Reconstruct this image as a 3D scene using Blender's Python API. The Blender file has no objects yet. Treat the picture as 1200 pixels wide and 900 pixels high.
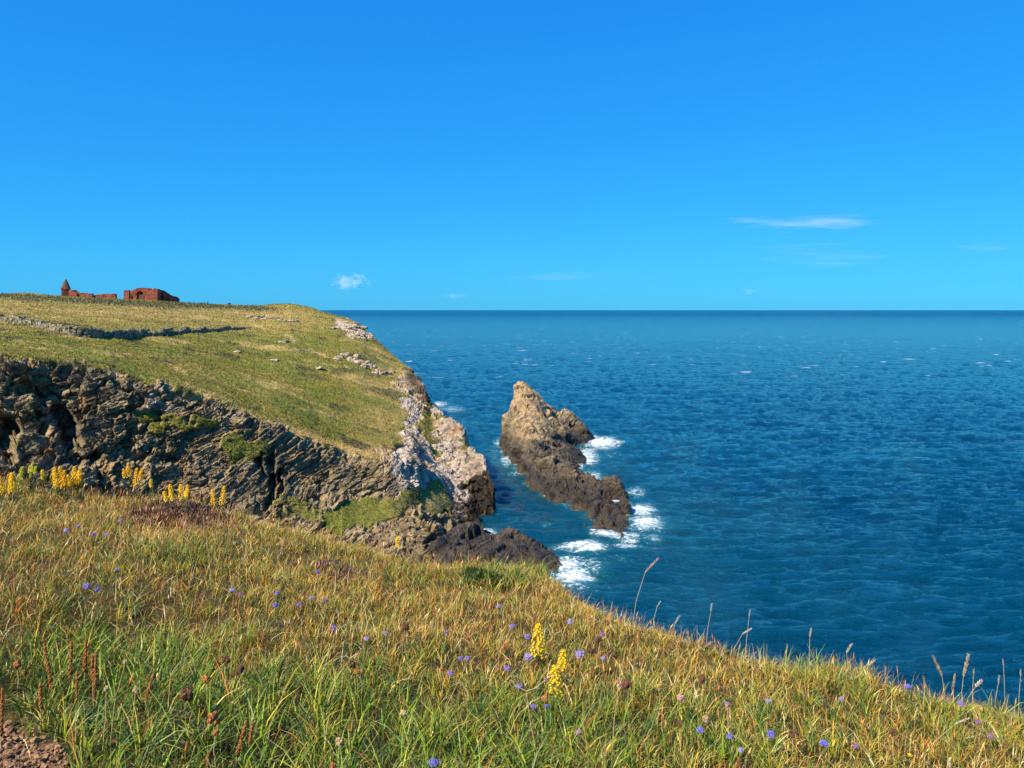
import bpy, math, random
import numpy as np
rng = np.random.default_rng(7)
random.seed(7)
R = math.radians
F, CX, HY, EYE = 906.0, 600.0, 363.0, 27.0      # focal length (px of a 1200 px wide frame), horizon row, eye height over the sea
scene = bpy.context.scene
col = scene.collection

# ------------------------------------------------------------------ helpers
def at(px, py, d):
    return np.array(((px - CX) / F * d, d, EYE - (py - HY) / F * d))

def pchip(x, y, xq):
    """monotone cubic; x (K,), y (K,...) -> (Q,...)"""
    x = np.asarray(x, float); y = np.asarray(y, float); xq = np.asarray(xq, float)
    sh = (-1,) + (1,) * (y.ndim - 1)
    h = np.diff(x).reshape(sh); dl = np.diff(y, axis=0) / h
    m = np.zeros_like(y)
    if len(x) > 2:
        h0, h1 = h[:-1], h[1:]; d0, d1 = dl[:-1], dl[1:]
        w1, w2 = 2 * h1 + h0, h1 + 2 * h0
        with np.errstate(divide='ignore', invalid='ignore'):
            mm = (w1 + w2) / (w1 / d0 + w2 / d1)
        m[1:-1] = np.where(d0 * d1 > 0, mm, 0)
    m[0] = dl[0]; m[-1] = dl[-1]
    i = np.clip(np.searchsorted(x, xq) - 1, 0, len(x) - 2)
    hh = np.diff(x)[i].reshape(sh)
    t = np.clip(((xq - x[i]) / np.diff(x)[i]), 0, 1).reshape(sh)
    return (y[i] * (2*t**3 - 3*t**2 + 1) + m[i] * hh * (t**3 - 2*t**2 + t) + y[i+1] * (-2*t**3 + 3*t**2) + m[i+1] * hh * (t**3 - t**2))

_P = np.random.default_rng(3).permutation(256); _P = np.concatenate([_P, _P, _P, _P])
_G = np.random.default_rng(4).normal(size=(256, 3)); _G /= np.linalg.norm(_G, axis=1)[:, None]
def noise(p):
    i = np.floor(p).astype(np.int64); f = p - i; i &= 255
    u = f * f * f * (f * (f * 6 - 15) + 10)
    def g(a, b, c):
        h = _P[_P[_P[(i[:, 0] + a) & 255] + ((i[:, 1] + b) & 255)] + ((i[:, 2] + c) & 255)]
        return (_G[h] * (f - (a, b, c))).sum(1)
    L = lambda a, b, t: a + (b - a) * t
    x, y, z = u[:, 0], u[:, 1], u[:, 2]
    return 1.6 * L(L(L(g(0,0,0), g(1,0,0), x), L(g(0,1,0), g(1,1,0), x), y), L(L(g(0,0,1), g(1,0,1), x), L(g(0,1,1), g(1,1,1), x), y), z)
def fbm(p, oct=4, gain=0.5):
    a, s, v = 1.0, 1.0, 0
    for k in range(oct):
        v = v + a * noise(p * s + 17.3 * k); a *= gain; s *= 2.03
    return v
def cells(p, seed=0, blocky=False):
    """facets: per cell a random height and a random tilt; returns (facet value about -1..1, gap f2-f1)"""
    i0 = np.floor(p).astype(np.int64); n = len(p)
    f1 = np.full(n, 9.0); f2 = np.full(n, 9.0); hid = np.zeros(n, np.int64); off = np.zeros((n, 3))
    for a in (-1, 0, 1):
        for b in (-1, 0, 1):
            for c in (-1, 0, 1):
                q = i0 + (a, b, c)
                h = _P[_P[_P[(q[:, 0] + seed) & 255] + (q[:, 1] & 255)] + (q[:, 2] & 255)]
                o = q + 0.5 + 0.42 * np.tanh(_G[h] * 2.0) - p
                d = np.abs(o).max(1) if blocky else np.sqrt((o * o).sum(1))
                nw = d < f1
                f2 = np.where(nw, f1, np.minimum(f2, d)); f1 = np.where(nw, d, f1)
                hid = np.where(nw, h, hid); off = np.where(nw[:, None], o, off)
    g = _G[(hid * 7 + 31) & 255]
    return (_P[hid] / 127.5 - 1) * 0.6 + 0.7 * (off * g).sum(1), f2 - f1
def smooth(a, b, x):
    t = np.clip((x - a) / (b - a), 0, 1); return t * t * (3 - 2 * t)
def polydist(pts, poly, closed=True):
    """signed distance (negative inside) of 2-D points to a polygon"""
    poly = np.asarray(poly, float); n = len(poly); d = np.full(len(pts), 1e9); ins = np.zeros(len(pts), bool)
    for k in range(n if closed else n - 1):
        a = poly[k]; b = poly[(k + 1) % n]; e = b - a
        w = pts - a; t = np.clip((w @ e) / max(e @ e, 1e-9), 0, 1)
        d = np.minimum(d, np.hypot(w[:, 0] - t * e[0], w[:, 1] - t * e[1]))
        if closed:
            c = ((a[1] > pts[:, 1]) != (b[1] > pts[:, 1]))
            with np.errstate(divide='ignore', invalid='ignore'):
                xx = (b[0] - a[0]) * (pts[:, 1] - a[1]) / (b[1] - a[1]) + a[0]
            ins ^= c & (pts[:, 0] < xx)
    return np.where(ins, -d, d)

def mesh_np(name, V, faces, mat, attrs={}, smooth_=False, parent=None):
    """faces: (M,3) or (M,4) index array"""
    me = bpy.data.meshes.new(name)
    V = np.ascontiguousarray(V, np.float32); faces = np.ascontiguousarray(faces, np.int32)
    m, k = faces.shape
    me.vertices.add(len(V)); me.vertices.foreach_set('co', V.ravel())
    me.loops.add(m * k); me.loops.foreach_set('vertex_index', faces.ravel())
    me.polygons.add(m); me.polygons.foreach_set('loop_start', np.arange(0, m * k, k, dtype=np.int32))
    me.polygons.foreach_set('use_smooth', np.full(m, smooth_))
    me.update(calc_edges=True)
    for an, av in attrs.items():
        av = np.asarray(av, np.float32)
        if av.ndim == 1:
            me.attributes.new(an, 'FLOAT', 'POINT').data.foreach_set('value', np.ascontiguousarray(av))
        else:
            c = np.ones((len(av), 4), np.float32); c[:, :3] = av
            me.attributes.new(an, 'FLOAT_COLOR', 'POINT').data.foreach_set('color', c.ravel())
    me.materials.append(mat)
    o = bpy.data.objects.new(name, me); col.objects.link(o)
    if parent is not None: o.parent = parent
    return o
def grid_faces(nu, nv):
    i = np.arange(nu - 1)[:, None] * nv + np.arange(nv - 1)[None, :]
    i = i.ravel()
    return np.stack([i, i + nv, i + nv + 1, i + 1], 1)
def grid_normals(P, flip=False):
    du = np.gradient(P, axis=0); dv = np.gradient(P, axis=1)
    n = np.cross(du, dv); n /= np.linalg.norm(n, axis=2, keepdims=True) + 1e-9
    return -n if flip else n

class MB:
    """collects shapes for ONE mesh"""
    def __init__(s): s.v = []; s.f = []
    def add(s, vs, fs):
        b = len(s.v); s.v += [tuple(x) for x in vs]; s.f += [tuple(i + b for i in f) for f in fs]
    def tube(s, pts, rad, n=5):
        pts = [np.array(p, float) for p in pts]; rings = []
        for k, p in enumerate(pts):
            t = pts[min(k + 1, len(pts) - 1)] - pts[max(k - 1, 0)]; t /= np.linalg.norm(t) + 1e-9
            a = np.cross(t, (0.3, 0.9, 0.1)); a /= np.linalg.norm(a); b = np.cross(t, a)
            r = rad[k] if hasattr(rad, '__len__') else rad
            rings.append([p + r * (math.cos(2*math.pi*j/n) * a + math.sin(2*math.pi*j/n) * b) for j in range(n)])
        vs = [v for r_ in rings for v in r_]; fs = []
        for k in range(len(pts) - 1):
            for j in range(n):
                fs.append((k*n + j, k*n + (j+1) % n, (k+1)*n + (j+1) % n, (k+1)*n + j))
        fs.append(tuple(range(n - 1, -1, -1))); fs.append(tuple((len(pts)-1)*n + j for j in range(n)))
        s.add(vs, fs)
    def leaf(s, base, d, L, w, droop=0.3, side=None):
        d = np.array(d, float); d /= np.linalg.norm(d)
        sd = np.cross(d, (0, 0, 1)) if side is None else np.array(side, float)
        sd = sd / (np.linalg.norm(sd) + 1e-9); base = np.array(base, float); vs = []
        for t, ww in ((0, .25), (.3, 1), (.65, .8), (1, 0.05)):
            c = base + d * L * t + np.array((0, 0, -droop * L * t * t))
            vs += [c - sd * w * ww / 2, c + sd * w * ww / 2]
        s.add(vs, [(0, 1, 3, 2), (2, 3, 5, 4), (4, 5, 7, 6)])
    def blob(s, c, r, seed, squash=(1, 1, 1), n=6, m=4, jit=.18):
        q = random.Random(seed); vs = []; c = np.array(c, float)
        for k in range(m + 1):
            th = math.pi * k / m
            for j in range(n):
                ph = 2 * math.pi * (j + .5 * (k % 2)) / n; rr = r * (1 + q.uniform(-jit, jit))
                vs.append(c + rr * np.array((math.sin(th)*math.cos(ph)*squash[0], math.sin(th)*math.sin(ph)*squash[1], math.cos(th)*squash[2])))
        s.add(vs, [(k*n + j, (k+1)*n + j, (k+1)*n + (j+1) % n, k*n + (j+1) % n) for k in range(m) for j in range(n)])
    def box(s, c, sx, sy, sz, rz=0, jit=0, q=random):
        vs = []
        ca, sa = math.cos(rz), math.sin(rz)
        for x in (-.5, .5):
            for y in (-.5, .5):
                for z in (-.5, .5):
                    X, Y, Z = x*sx + q.uniform(-jit, jit), y*sy + q.uniform(-jit, jit), z*sz + q.uniform(-jit, jit)
                    vs.append((c[0] + X*ca - Y*sa, c[1] + X*sa + Y*ca, c[2] + Z))
        s.add(vs, [(0,1,3,2), (4,6,7,5), (0,4,5,1), (2,3,7,6), (0,2,6,4), (1,5,7,3)])
    def build(s, name, mat, parent=None, smooth_=False):
        me = bpy.data.meshes.new(name); me.from_pydata([tuple(map(float, v)) for v in s.v], [], s.f); me.update()
        if smooth_: me.polygons.foreach_set('use_smooth', np.full(len(me.polygons), True))
        me.materials.append(mat); o = bpy.data.objects.new(name, me); col.objects.link(o)
        if parent is not None: o.parent = parent
        return o
def tag(o, label=None, cat=None, group=None, kind=None):
    if label: o['label'] = label
    if cat: o['category'] = cat
    if group: o['group'] = group
    if kind: o['kind'] = kind
    return o
def empty(name, loc):
    o = bpy.data.objects.new(name, None); o.location = tuple(map(float, loc)); o.empty_display_size = .1; col.objects.link(o); return o

# ------------------------------------------------------------------ shader helpers
class NT:
    def __init__(s, m):
        s.t = m.node_tree; s.n = s.t.nodes; s.l = s.t.links
    def node(s, typ, ins={}, **kw):
        n = s.n.new(typ)
        for k, v in kw.items(): setattr(n, k, v)
        for k, v in ins.items(): s.set(n.inputs[k], v)
        return n
    def set(s, inp, v):
        if isinstance(v, bpy.types.NodeSocket): s.l.new(v, inp)
        elif isinstance(v, (tuple, list)) and inp.type == 'RGBA' and len(v) == 3: inp.default_value = (*v, 1)
        else: inp.default_value = v
    def mix(s, f, a, b, bt='MIX'):
        n = s.n.new('ShaderNodeMix'); n.data_type = 'RGBA'; n.blend_type = bt
        s.set(n.inputs[0], f); s.set(n.inputs[6], a); s.set(n.inputs[7], b); return n.outputs[2]
    def math(s, op, a, b=0.0, c=0.0, clamp=False):
        n = s.n.new('ShaderNodeMath'); n.operation = op; n.use_clamp = clamp
        s.set(n.inputs[0], a); s.set(n.inputs[1], b); s.set(n.inputs[2], c); return n.outputs[0]
    def ramp(s, x, lo, hi, a=0.0, b=1.0):
        n = s.n.new('ShaderNodeMapRange'); n.interpolation_type = 'SMOOTHSTEP'
        for k, v in zip((0, 1, 2, 3, 4), (x, lo, hi, a, b)): s.set(n.inputs[k], v)
        return n.outputs[0]
    def noise(s, vec, scale, detail=4, rough=.55, dist=0):
        return s.node('ShaderNodeTexNoise', {'Vector': vec, 'Scale': scale, 'Detail': detail, 'Roughness': rough, 'Distortion': dist}).outputs['Fac']
    def pos(s): return s.node('ShaderNodeNewGeometry').outputs['Position']
    def attr(s, name, out='Fac'): return s.node('ShaderNodeAttribute', attribute_name=name).outputs[out]
    def mapping(s, vec, scale=(1,1,1), rot=(0,0,0)):
        return s.node('ShaderNodeMapping', {'Vector': vec, 'Scale': scale, 'Rotation': rot}).outputs[0]
def new_mat(name):
    m = bpy.data.materials.new(name); m.use_nodes = True
    m.node_tree.nodes.clear(); t = NT(m)
    out = t.node('ShaderNodeOutputMaterial'); return m, t, out
def pbr(t, out, color, rough=.8, spec=.3, normal=None):
    p = t.node('ShaderNodeBsdfPrincipled', {'Base Color': color, 'Roughness': rough, 'Specular IOR Level': spec})
    if normal is not None: t.l.new(normal, p.inputs['Normal'])
    t.l.new(p.outputs[0], out.inputs[0]); return p
def simple(name, c, rough=.7, spec=.2, var=.25, scale=60, trans=0):
    m, t, out = new_mat(name)
    nz = t.noise(t.pos(), scale, 3)
    cc = t.mix(t.ramp(nz, .3, .7), tuple(x * (1 - var) for x in c), tuple(min(1, x * (1 + var)) for x in c))
    p = pbr(t, out, cc, rough, spec)
    if trans:
        tr = t.node('ShaderNodeBsdfTranslucent', {'Color': cc}); mx = t.node('ShaderNodeMixShader', {0: trans})
        t.l.new(p.outputs[0], mx.inputs[1]); t.l.new(tr.outputs[0], mx.inputs[2]); t.l.new(mx.outputs[0], out.inputs[0])
    return m

# ------------------------------------------------------------------ rock and turf material (headland, stack, ledge, outcrops)
def rock_nodes(t):
    P = t.pos()
    dot = lambda v: t.node('ShaderNodeVectorMath', {0: P, 1: v}, operation='DOT_PRODUCT').outputs['Value']
    bed = t.node('ShaderNodeCombineXYZ', {0: dot((.155, 0, .019)), 1: dot((.02, .28, .09)), 2: dot((-.2, -.5, 1.65))}).outputs[0]      # bedding rises to the right
    n1 = t.noise(bed, 1.3, 6, .6, .5); n2 = t.noise(P, 1.1, 6, .65); n3 = t.noise(P, .13, 4, .6); n4 = t.noise(P, 5.0, 4, .7)
    c = t.mix(t.ramp(n1, .3, .7), (.08, .058, .033), (.41, .295, .155))
    c = t.mix(t.ramp(n2, .42, .72, 0, .75), c, (.43, .33, .195))
    c = t.mix(t.ramp(n3, .45, .65, 0, .75), c, (.115, .10, .072))
    c = t.mix(t.ramp(n4, .55, .8, 0, .5), c, (.04, .036, .032))
    lich = t.math('MULTIPLY', t.ramp(t.noise(P, .35, 5, .6), .56, .7), t.ramp(n2, .4, .6))
    c = t.mix(t.math('MULTIPLY', lich, .75), c, (.42, .20, .045))
    c = t.mix(t.ramp(t.noise(P, .22, 6, .65), .57, .66, 0, .6), c, (.13, .125, .04))
    c = t.mix(t.ramp(t.noise(P, .5, 6, .7, .8), .60, .68, 0, .6), c, (.42, .385, .31))
    pale = t.attr('pale')
    pc = t.mix(t.ramp(n4, .3, .65), (.30, .235, .175), (.60, .50, .40))
    pc = t.mix(t.ramp(n1, .52, .66, 0, .8), pc, (.17, .125, .09))
    pc = t.mix(t.ramp(n2, .42, .30, 0, .85), pc, (.06, .05, .04)); pc = t.mix(t.ramp(t.noise(P, .45, 5, .65), .5, .66, 0, .5), pc, (.30, .245, .215))
    pc = t.mix(t.attr('ochre'), pc, t.mix(t.ramp(n2, .35, .65), (.20, .14, .08), (.46, .32, .17)))
    org = t.ramp(t.noise(P, .28, 5, .6), .55, .68, 0, .7)
    pc = t.mix(org, pc, (.5, .25, .08))
    bk = t.ramp(t.noise(P, .8, 5, .7, 1.0), .56, .64, 0, .75); pc = t.mix(bk, pc, (.11, .09, .07))
    pf = t.ramp(t.math('ADD', pale, t.math('MULTIPLY', t.math('SUBTRACT', n2, .5), 2.0)), .35, .6)
    c = t.mix(pf, c, pc)
    z = t.node('ShaderNodeSeparateXYZ', {0: P}).outputs[2]
    dk = t.math('ADD', t.math('MULTIPLY_ADD', t.math('SUBTRACT', n2, .5), 2.5, z), 0)     # the black tide zone
    tide = t.math('MULTIPLY', t.attr('tidal'), t.ramp(dk, 1.2, t.math('ADD', 2.2, t.math('MULTIPLY', t.attr('ochre'), 3.8)), 1, 0))
    tide = t.math('MULTIPLY', tide, t.math('SUBTRACT', 1.0, t.math('MULTIPLY', pf, .55)))
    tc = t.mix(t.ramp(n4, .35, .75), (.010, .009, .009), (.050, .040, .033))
    c = t.mix(t.math('MULTIPLY', tide, .93), c, tc)
    c = t.mix(t.math('MULTIPLY', t.attr('dark'), .94), c, tc)  # painted shade of overhang and sea face, mixed in with the tide-zone black
    weed = t.math('MULTIPLY', t.ramp(z, .3, 1.3, 1, 0), t.ramp(n2, .4, .6))
    c = t.mix(t.math('MULTIPLY', weed, .8), c, (.075, .05, .018))
    bh = t.math('ADD', t.math('MULTIPLY', n1, .6), t.math('ADD', n2, t.math('MULTIPLY', n4, .5)))
    return c, bh, tide, P
mat_rock, t, out = new_mat('rock')
c, bh, tide, P = rock_nodes(t)
b = t.node('ShaderNodeBump', {'Height': bh, 'Strength': .9, 'Distance': .35})
pbr(t, out, c, t.ramp(tide, 0, 1, .85, .5), .3, b.outputs[0])

mat_land, t, out = new_mat('cliff_and_turf')
c, bh, tide, P = rock_nodes(t)
g1 = t.noise(P, .09, 5, .6); g2 = t.noise(t.mapping(P, (.6, 1.0, 1.6)), 1.3, 6, .7); g3 = t.noise(P, .35, 5, .65, .6)
gc = t.mix(t.ramp(g1, .38, .6), (.125, .135, .015), (.19, .16, .028))
gc = t.mix(t.math('MULTIPLY', t.ramp(g3, .5, .72), .75), gc, (.3, .21, .075))
gc = t.mix(t.math('MULTIPLY', t.ramp(g3, .3, .47, 1, 0), .75), gc, (.095, .115, .02))
gc = t.mix(t.ramp(g2, .55, .78, 0, .55), gc, (.075, .062, .018))
gc = t.mix(t.attr('dry'), gc, t.mix(g2, (.42, .26, .08), (.46, .34, .15)))
gc = t.mix(t.math('MULTIPLY', t.attr('lush'), .8), gc, t.mix(g2, (.085, .115, .018), (.24, .24, .045)))
gc = t.mix(t.attr('scrub'), gc, t.mix(g2, (.04, .042, .018), (.12, .115, .05)))
rk = t.attr('rock')
col_ = t.mix(rk, gc, c)
hh = t.node('ShaderNodeMix', data_type='FLOAT'); 
t.set(hh.inputs[0], rk); t.set(hh.inputs[2], t.math('MULTIPLY', g2, .8)); t.set(hh.inputs[3], bh)
b = t.node('ShaderNodeBump', {'Height': hh.outputs[0], 'Strength': .9, 'Distance': .35})
pbr(t, out, col_, .85, .15, b.outputs[0])

# ------------------------------------------------------------------ headland
sky_k = [(-700,336,320),(-300,340,325),(0,345,330),(25,344,330),(50,346,330),(70,347.5,330),(137,351,330),(175,352.5,330),(207,354.5,330),(245,356.8,330),(270,357.8,330),
         (305,358.4,322),(322,356.6,312),(340,356.4,302),(355,359,292),(367,361.6,282),(375,365,270),(390,369,260),(404,372.7,250),(415,377,240),(424,383,232),
         (433,392.5,222),(445,402,212),(457,413.5,200),(468,423,189),(478,431,178),(485,440,170),(495,452.5,160),(506,475,148),(520,487,138),(540,502,125),
         (547,521,120),(554,528,117),(566,538,111),(571,552,108),(575,562,106),(579,569,104.5)]
edge_k = [(-700,392,74),(-400,400,74),(0,418,75),(30,420,76),(60,424,77),(100,432,78),(130,437,79),(160,447,80.5),(200,457,82),(230,465,83.5),(260,476,85),(290,488,86),(320,500,87),
          (350,510,89),(380,522,91),(410,532,92.5),(440,536,94),(475,540,97),(500,545,105),(520,552,108),(540,560,109),(560,563,106.5),(575,572,104.5),(579,576,104)]
mid_k = [(-700,480,71),(-400,480,71),(0,490,72.5),(100,500,75.5),(200,525,79.5),(300,555,83),(380,570,87.5),(440,585,89.5),(475,592,90),(500,600,92),(520,600,96),(545,590,103),(560,588,103.5),(575,586,103.3),(579,586,103.5)]
low_k = [(-700,575,66),(-400,575,66),(0,565,69),(100,575,72),(200,600,76),(300,612,79),(380,622,82),(440,640,83),(500,660,82.5),(520,662,83.5),(545,620,94),(560,612,98),(575,604,101),(579,604,101.5)]
PXS = np.concatenate([np.arange(-700, -60, 4.0), np.arange(-60, 579.01, .8), [579.6, 580.2, 581.]])
def lev(tab):
    a = np.array(tab, float); q = np.clip(PXS, None, 579)
    return pchip(a[:, 0], a[:, 1], q), np.exp(pchip(a[:, 0], np.log(a[:, 2]), q))
levels = []
zz = lambda py, d: EYE - (py - HY) / F * d
def soft(d):
    k = np.ones(41) / 41; e = np.convolve(np.pad(d, 20, mode='edge'), k, 'valid'); e = np.convolve(np.pad(e, 20, mode='edge'), k, 'valid')
    m = smooth(470, 400, PXS); return d * (1 - m) + e * m
py1, d1 = lev(sky_k); d1 = soft(d1); z1 = zz(py1, d1)
py4, d4 = lev(edge_k); d4 = soft(d4); z4 = zz(py4, d4)
py5, d5 = lev(mid_k); z5 = zz(py5, d5)
py6, d6 = lev(low_k); z6 = zz(py6, d6)
back = 10 + 50 * smooth(420, 300, PXS)
d0, z0 = d1 + back, np.full_like(d1, -2.0)
db = d1 + back * .35; zb = z1 - (0.06 * back * .35 + 2.5 * smooth(300, 430, PXS))
d2 = np.exp(np.log(d4) + .68 * np.log(d1 / d4)); d3 = np.exp(np.log(d4) + .33 * np.log(d1 / d4))
z2 = z4 + (z1 - z4) * (d2 - d4) / (d1 - d4 + 1e-6); z3 = z4 + (z1 - z4) * (d3 - d4) / (d1 - d4 + 1e-6)
d7 = d6 - np.maximum(z6 + 2, .5) * .45; z7 = np.full_like(d6, -2.0)
D = np.stack([d0, db, d1, d2, d3, d4, d5, d6, d7]); Z = np.stack([z0, zb, z1, z2, z3, z4, z5, z6, z7])
knots = np.cumsum([0, 14, 16, 60, 75, 115, 115, 110, 50])
vq = np.arange(0, knots[-1] + 1, dtype=float)
DD = pchip(knots, D, vq).T; ZZ = pchip(knots, Z, vq).T       # (nu, nv)
XX = ((np.minimum(PXS, 579 + (PXS - 579) * .4) - CX) / F)[:, None] * DD
close = smooth(579.0, 581.0, PXS)[:, None]; ZZ = ZZ * (1 - close) - 2 * close
HP = np.stack([XX, DD, ZZ], 2); NU, NV = HP.shape[:2]
Nn = grid_normals(HP)
if Nn[NU // 2, 300, 2] < 0: Nn = -Nn
# soften the normals
for _ in range(6):
    Nn[1:-1] = (Nn[:-2] + 2 * Nn[1:-1] + Nn[2:]) / 4; Nn[:, 1:-1] = (Nn[:, :-2] + 2 * Nn[:, 1:-1] + Nn[:, 2:]) / 4
Nn /= np.linalg.norm(Nn, axis=2, keepdims=True)
hp = HP.reshape(-1, 3); hn = Nn.reshape(-1, 3)
hpx = CX + hp[:, 0] / hp[:, 1] * F; hpy = HY + (EYE - hp[:, 2]) / hp[:, 1] * F
vidx = np.tile(vq, NU)
backside = vidx < knots[2] - 1
pix = np.stack([hpx, hpy], 1)
wob = np.stack([noise(hp / 3.0), noise(hp / 3.0 + 40), 0 * hpx], 1)[:, :2] * 7 + np.stack([noise(hp / .9), noise(hp / .9 + 40)], 1) * 3
pw = pix + wob * (90 / hp[:, 1])[:, None]
turf_poly = [(-900, 250), (-900, 392), (-400, 400), (0, 416), (60, 422), (130, 436), (200, 456), (260, 475), (320, 499), (380, 521), (420, 533), (445, 531), (458, 524), (472, 512), (476, 495), (470, 480), (474, 465), (466, 452), (470, 440),
             (486, 436), (480, 415), (460, 390), (440, 380), (420, 330), (340, 300)]
s_t = polydist(pw, turf_poly) + smooth(380, 460, hpx) * 16 * fbm(hp / 9, 4) * np.sqrt(100 / hp[:, 1])
turf = smooth(3, -3, s_t)
patches = [([(380, 602), (400, 592), (440, 580), (480, 575), (500, 570), (497, 590), (470, 600), (440, 618), (405, 626), (382, 618)], 1),
           ([(495, 572), (512, 565), (530, 580), (533, 596), (512, 606), (490, 600)], .25),
           ([(250, 520), (285, 512), (315, 512), (305, 535), (285, 545), (255, 535)], .8),
           ([(160, 488), (190, 478), (225, 478), (245, 496), (215, 500), (180, 508)], .55),
           ([(320, 575), (350, 580), (372, 598), (380, 612), (350, 600), (322, 600)], .7),
           ([(500, 470), (512, 500), (505, 520), (490, 500)], .3)]
lush = np.zeros(len(hp)); dry = np.zeros(len(hp))
for poly, l in patches:
    s = polydist(pw, poly) + 8 * fbm(hp / 3.2 + 70, 4) * (90 / hp[:, 1]); m = smooth(2.0, -2.0, s); m = m * (smooth(-.45, .25, fbm(hp / 1.3 + 7, 3) + .15) if l in (.8, .55, .7) else 1); turf = np.maximum(turf, m); lush = np.maximum(lush, m * l * .7)
bare = smooth(2, -2, polydist(pw, [(392, 374), (402, 377), (416, 380), (433, 393), (436, 397), (424, 397), (408, 392), (396, 384)]) + 6 * noise(hp / 4.0))
turf = turf * (1 - bare)
turf = np.maximum(turf, (smooth(.4, .6, fbm(hp / 3.5 + 77, 3)) * smooth(470, 490, hpx) * smooth(600, 560, hpy) * smooth(445, 470, hpy)))
turf = np.where(backside, 1 - smooth(330, 420, hpx), turf)
rock = 1 - turf
# dry golden strip along the cliff top and towards the sea
ed = np.interp(hpx, [e[0] for e in edge_k], [e[1] for e in edge_k])
dry = smooth(13, 1, np.abs(hpy - ed + 3 + 2 * noise(hp / 2.5))) * smooth(140, 240, hpx)
dry = np.maximum(dry, smooth(390, 470, hpx + 20 * noise(hp / 9)) * .42 * (1 - lush) + smooth(.55, 1.0, -(polydist(pw, patches[1][0])) / 10) * .6)
dry = np.maximum(dry, smooth(400, 372, hpy + 8 * noise(hp / 11)) * .35)
scrub = smooth(4.2, 1.2, np.abs(hpy - np.interp(hpx, [-700, 0, 60, 130, 200, 260, 330], [345, 349.5, 352, 356, 359, 362, 364]) + 1.5 * noise(hp / 14))) * smooth(345, 300, hpx) * .9 * (hpy > 0)
dark_h = np.zeros(len(hp))
dry = np.maximum(dry, .6 * smooth(.2, .6, fbm(hp / (22, 9, 9) + 11, 3)) * (1 - lush))
lush = np.maximum(lush, .8 * smooth(.05, .45, fbm(hp / (16, 9, 9) + 23, 3)) * (rock < .5) * smooth(375, 400, hpy))
scrub = np.maximum(scrub, .75 * smooth(9, 0, hpy - ed) * smooth(-6, 0, hpy - ed) * smooth(.0, .5, noise(hp / 2.2) + .25))
trk = np.full(len(hp), 99.0)
for ln in ([(-60, 398), (60, 405), (160, 418), (250, 440), (330, 470), (440, 500)], [(290, 380), (340, 395), (400, 425), (440, 470), (455, 520)], [(0, 362), (120, 366), (230, 372), (300, 382)]):
    trk = np.minimum(trk, polydist(pw, ln, False))
dry = np.maximum(dry, .75 * smooth(2.4, .8, trk) * (noise(hp / 5.0) > -.25))
scrub = np.maximum(scrub, .55 * smooth(.3, .6, fbm(hp / (7, 10, 7) + 300, 3)) * (rock < .3) * smooth(365, 380, hpy))
# pale rose rock on the seaward side
pale = smooth(448, 480, hpx + (hpy - 500) * .12) * smooth(632, 560, hpy + .3 * (560 - hpx)) 
pale = np.maximum(pale, smooth(372, 400, hpx) * smooth(430, 410, hpy) * rock)
pale *= 1 - .8 * smooth(465, 485, hpx) * smooth(478, 462, hpy)
pale = np.maximum(pale, .9 * smooth(4, -4, polydist(pw, [(455, 590), (470, 575), (500, 560), (515, 556), (530, 575), (555, 615), (540, 618), (505, 575), (480, 580)])))
pale = np.maximum(pale, .55 * smooth(3, -3, polydist(pw, [(165, 470), (185, 458), (205, 466), (202, 476), (175, 480)])))
dark = smooth(3, -3, polydist(pw, [(548, 560), (560, 556), (574, 548), (584, 565), (582, 600), (604, 625), (560, 645), (548, 605)])) * rock  # under the bluff: overhang shade painted in together with black wet rock
dark = np.maximum(dark, .8 * smooth(3, -3, polydist(pw, [(470, 430), (485, 436), (508, 478), (500, 478), (482, 452)])) * rock)  # sea cliff facing away from the sun: its shade painted into the rock
pale *= rock * (1 - dark) * smooth(-.75, .25, fbm(hp / 5.0 + 50, 3) + .2 - .9 * smooth(548, 560, hpy) * smooth(545, 555, hpx) + .15)
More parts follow.
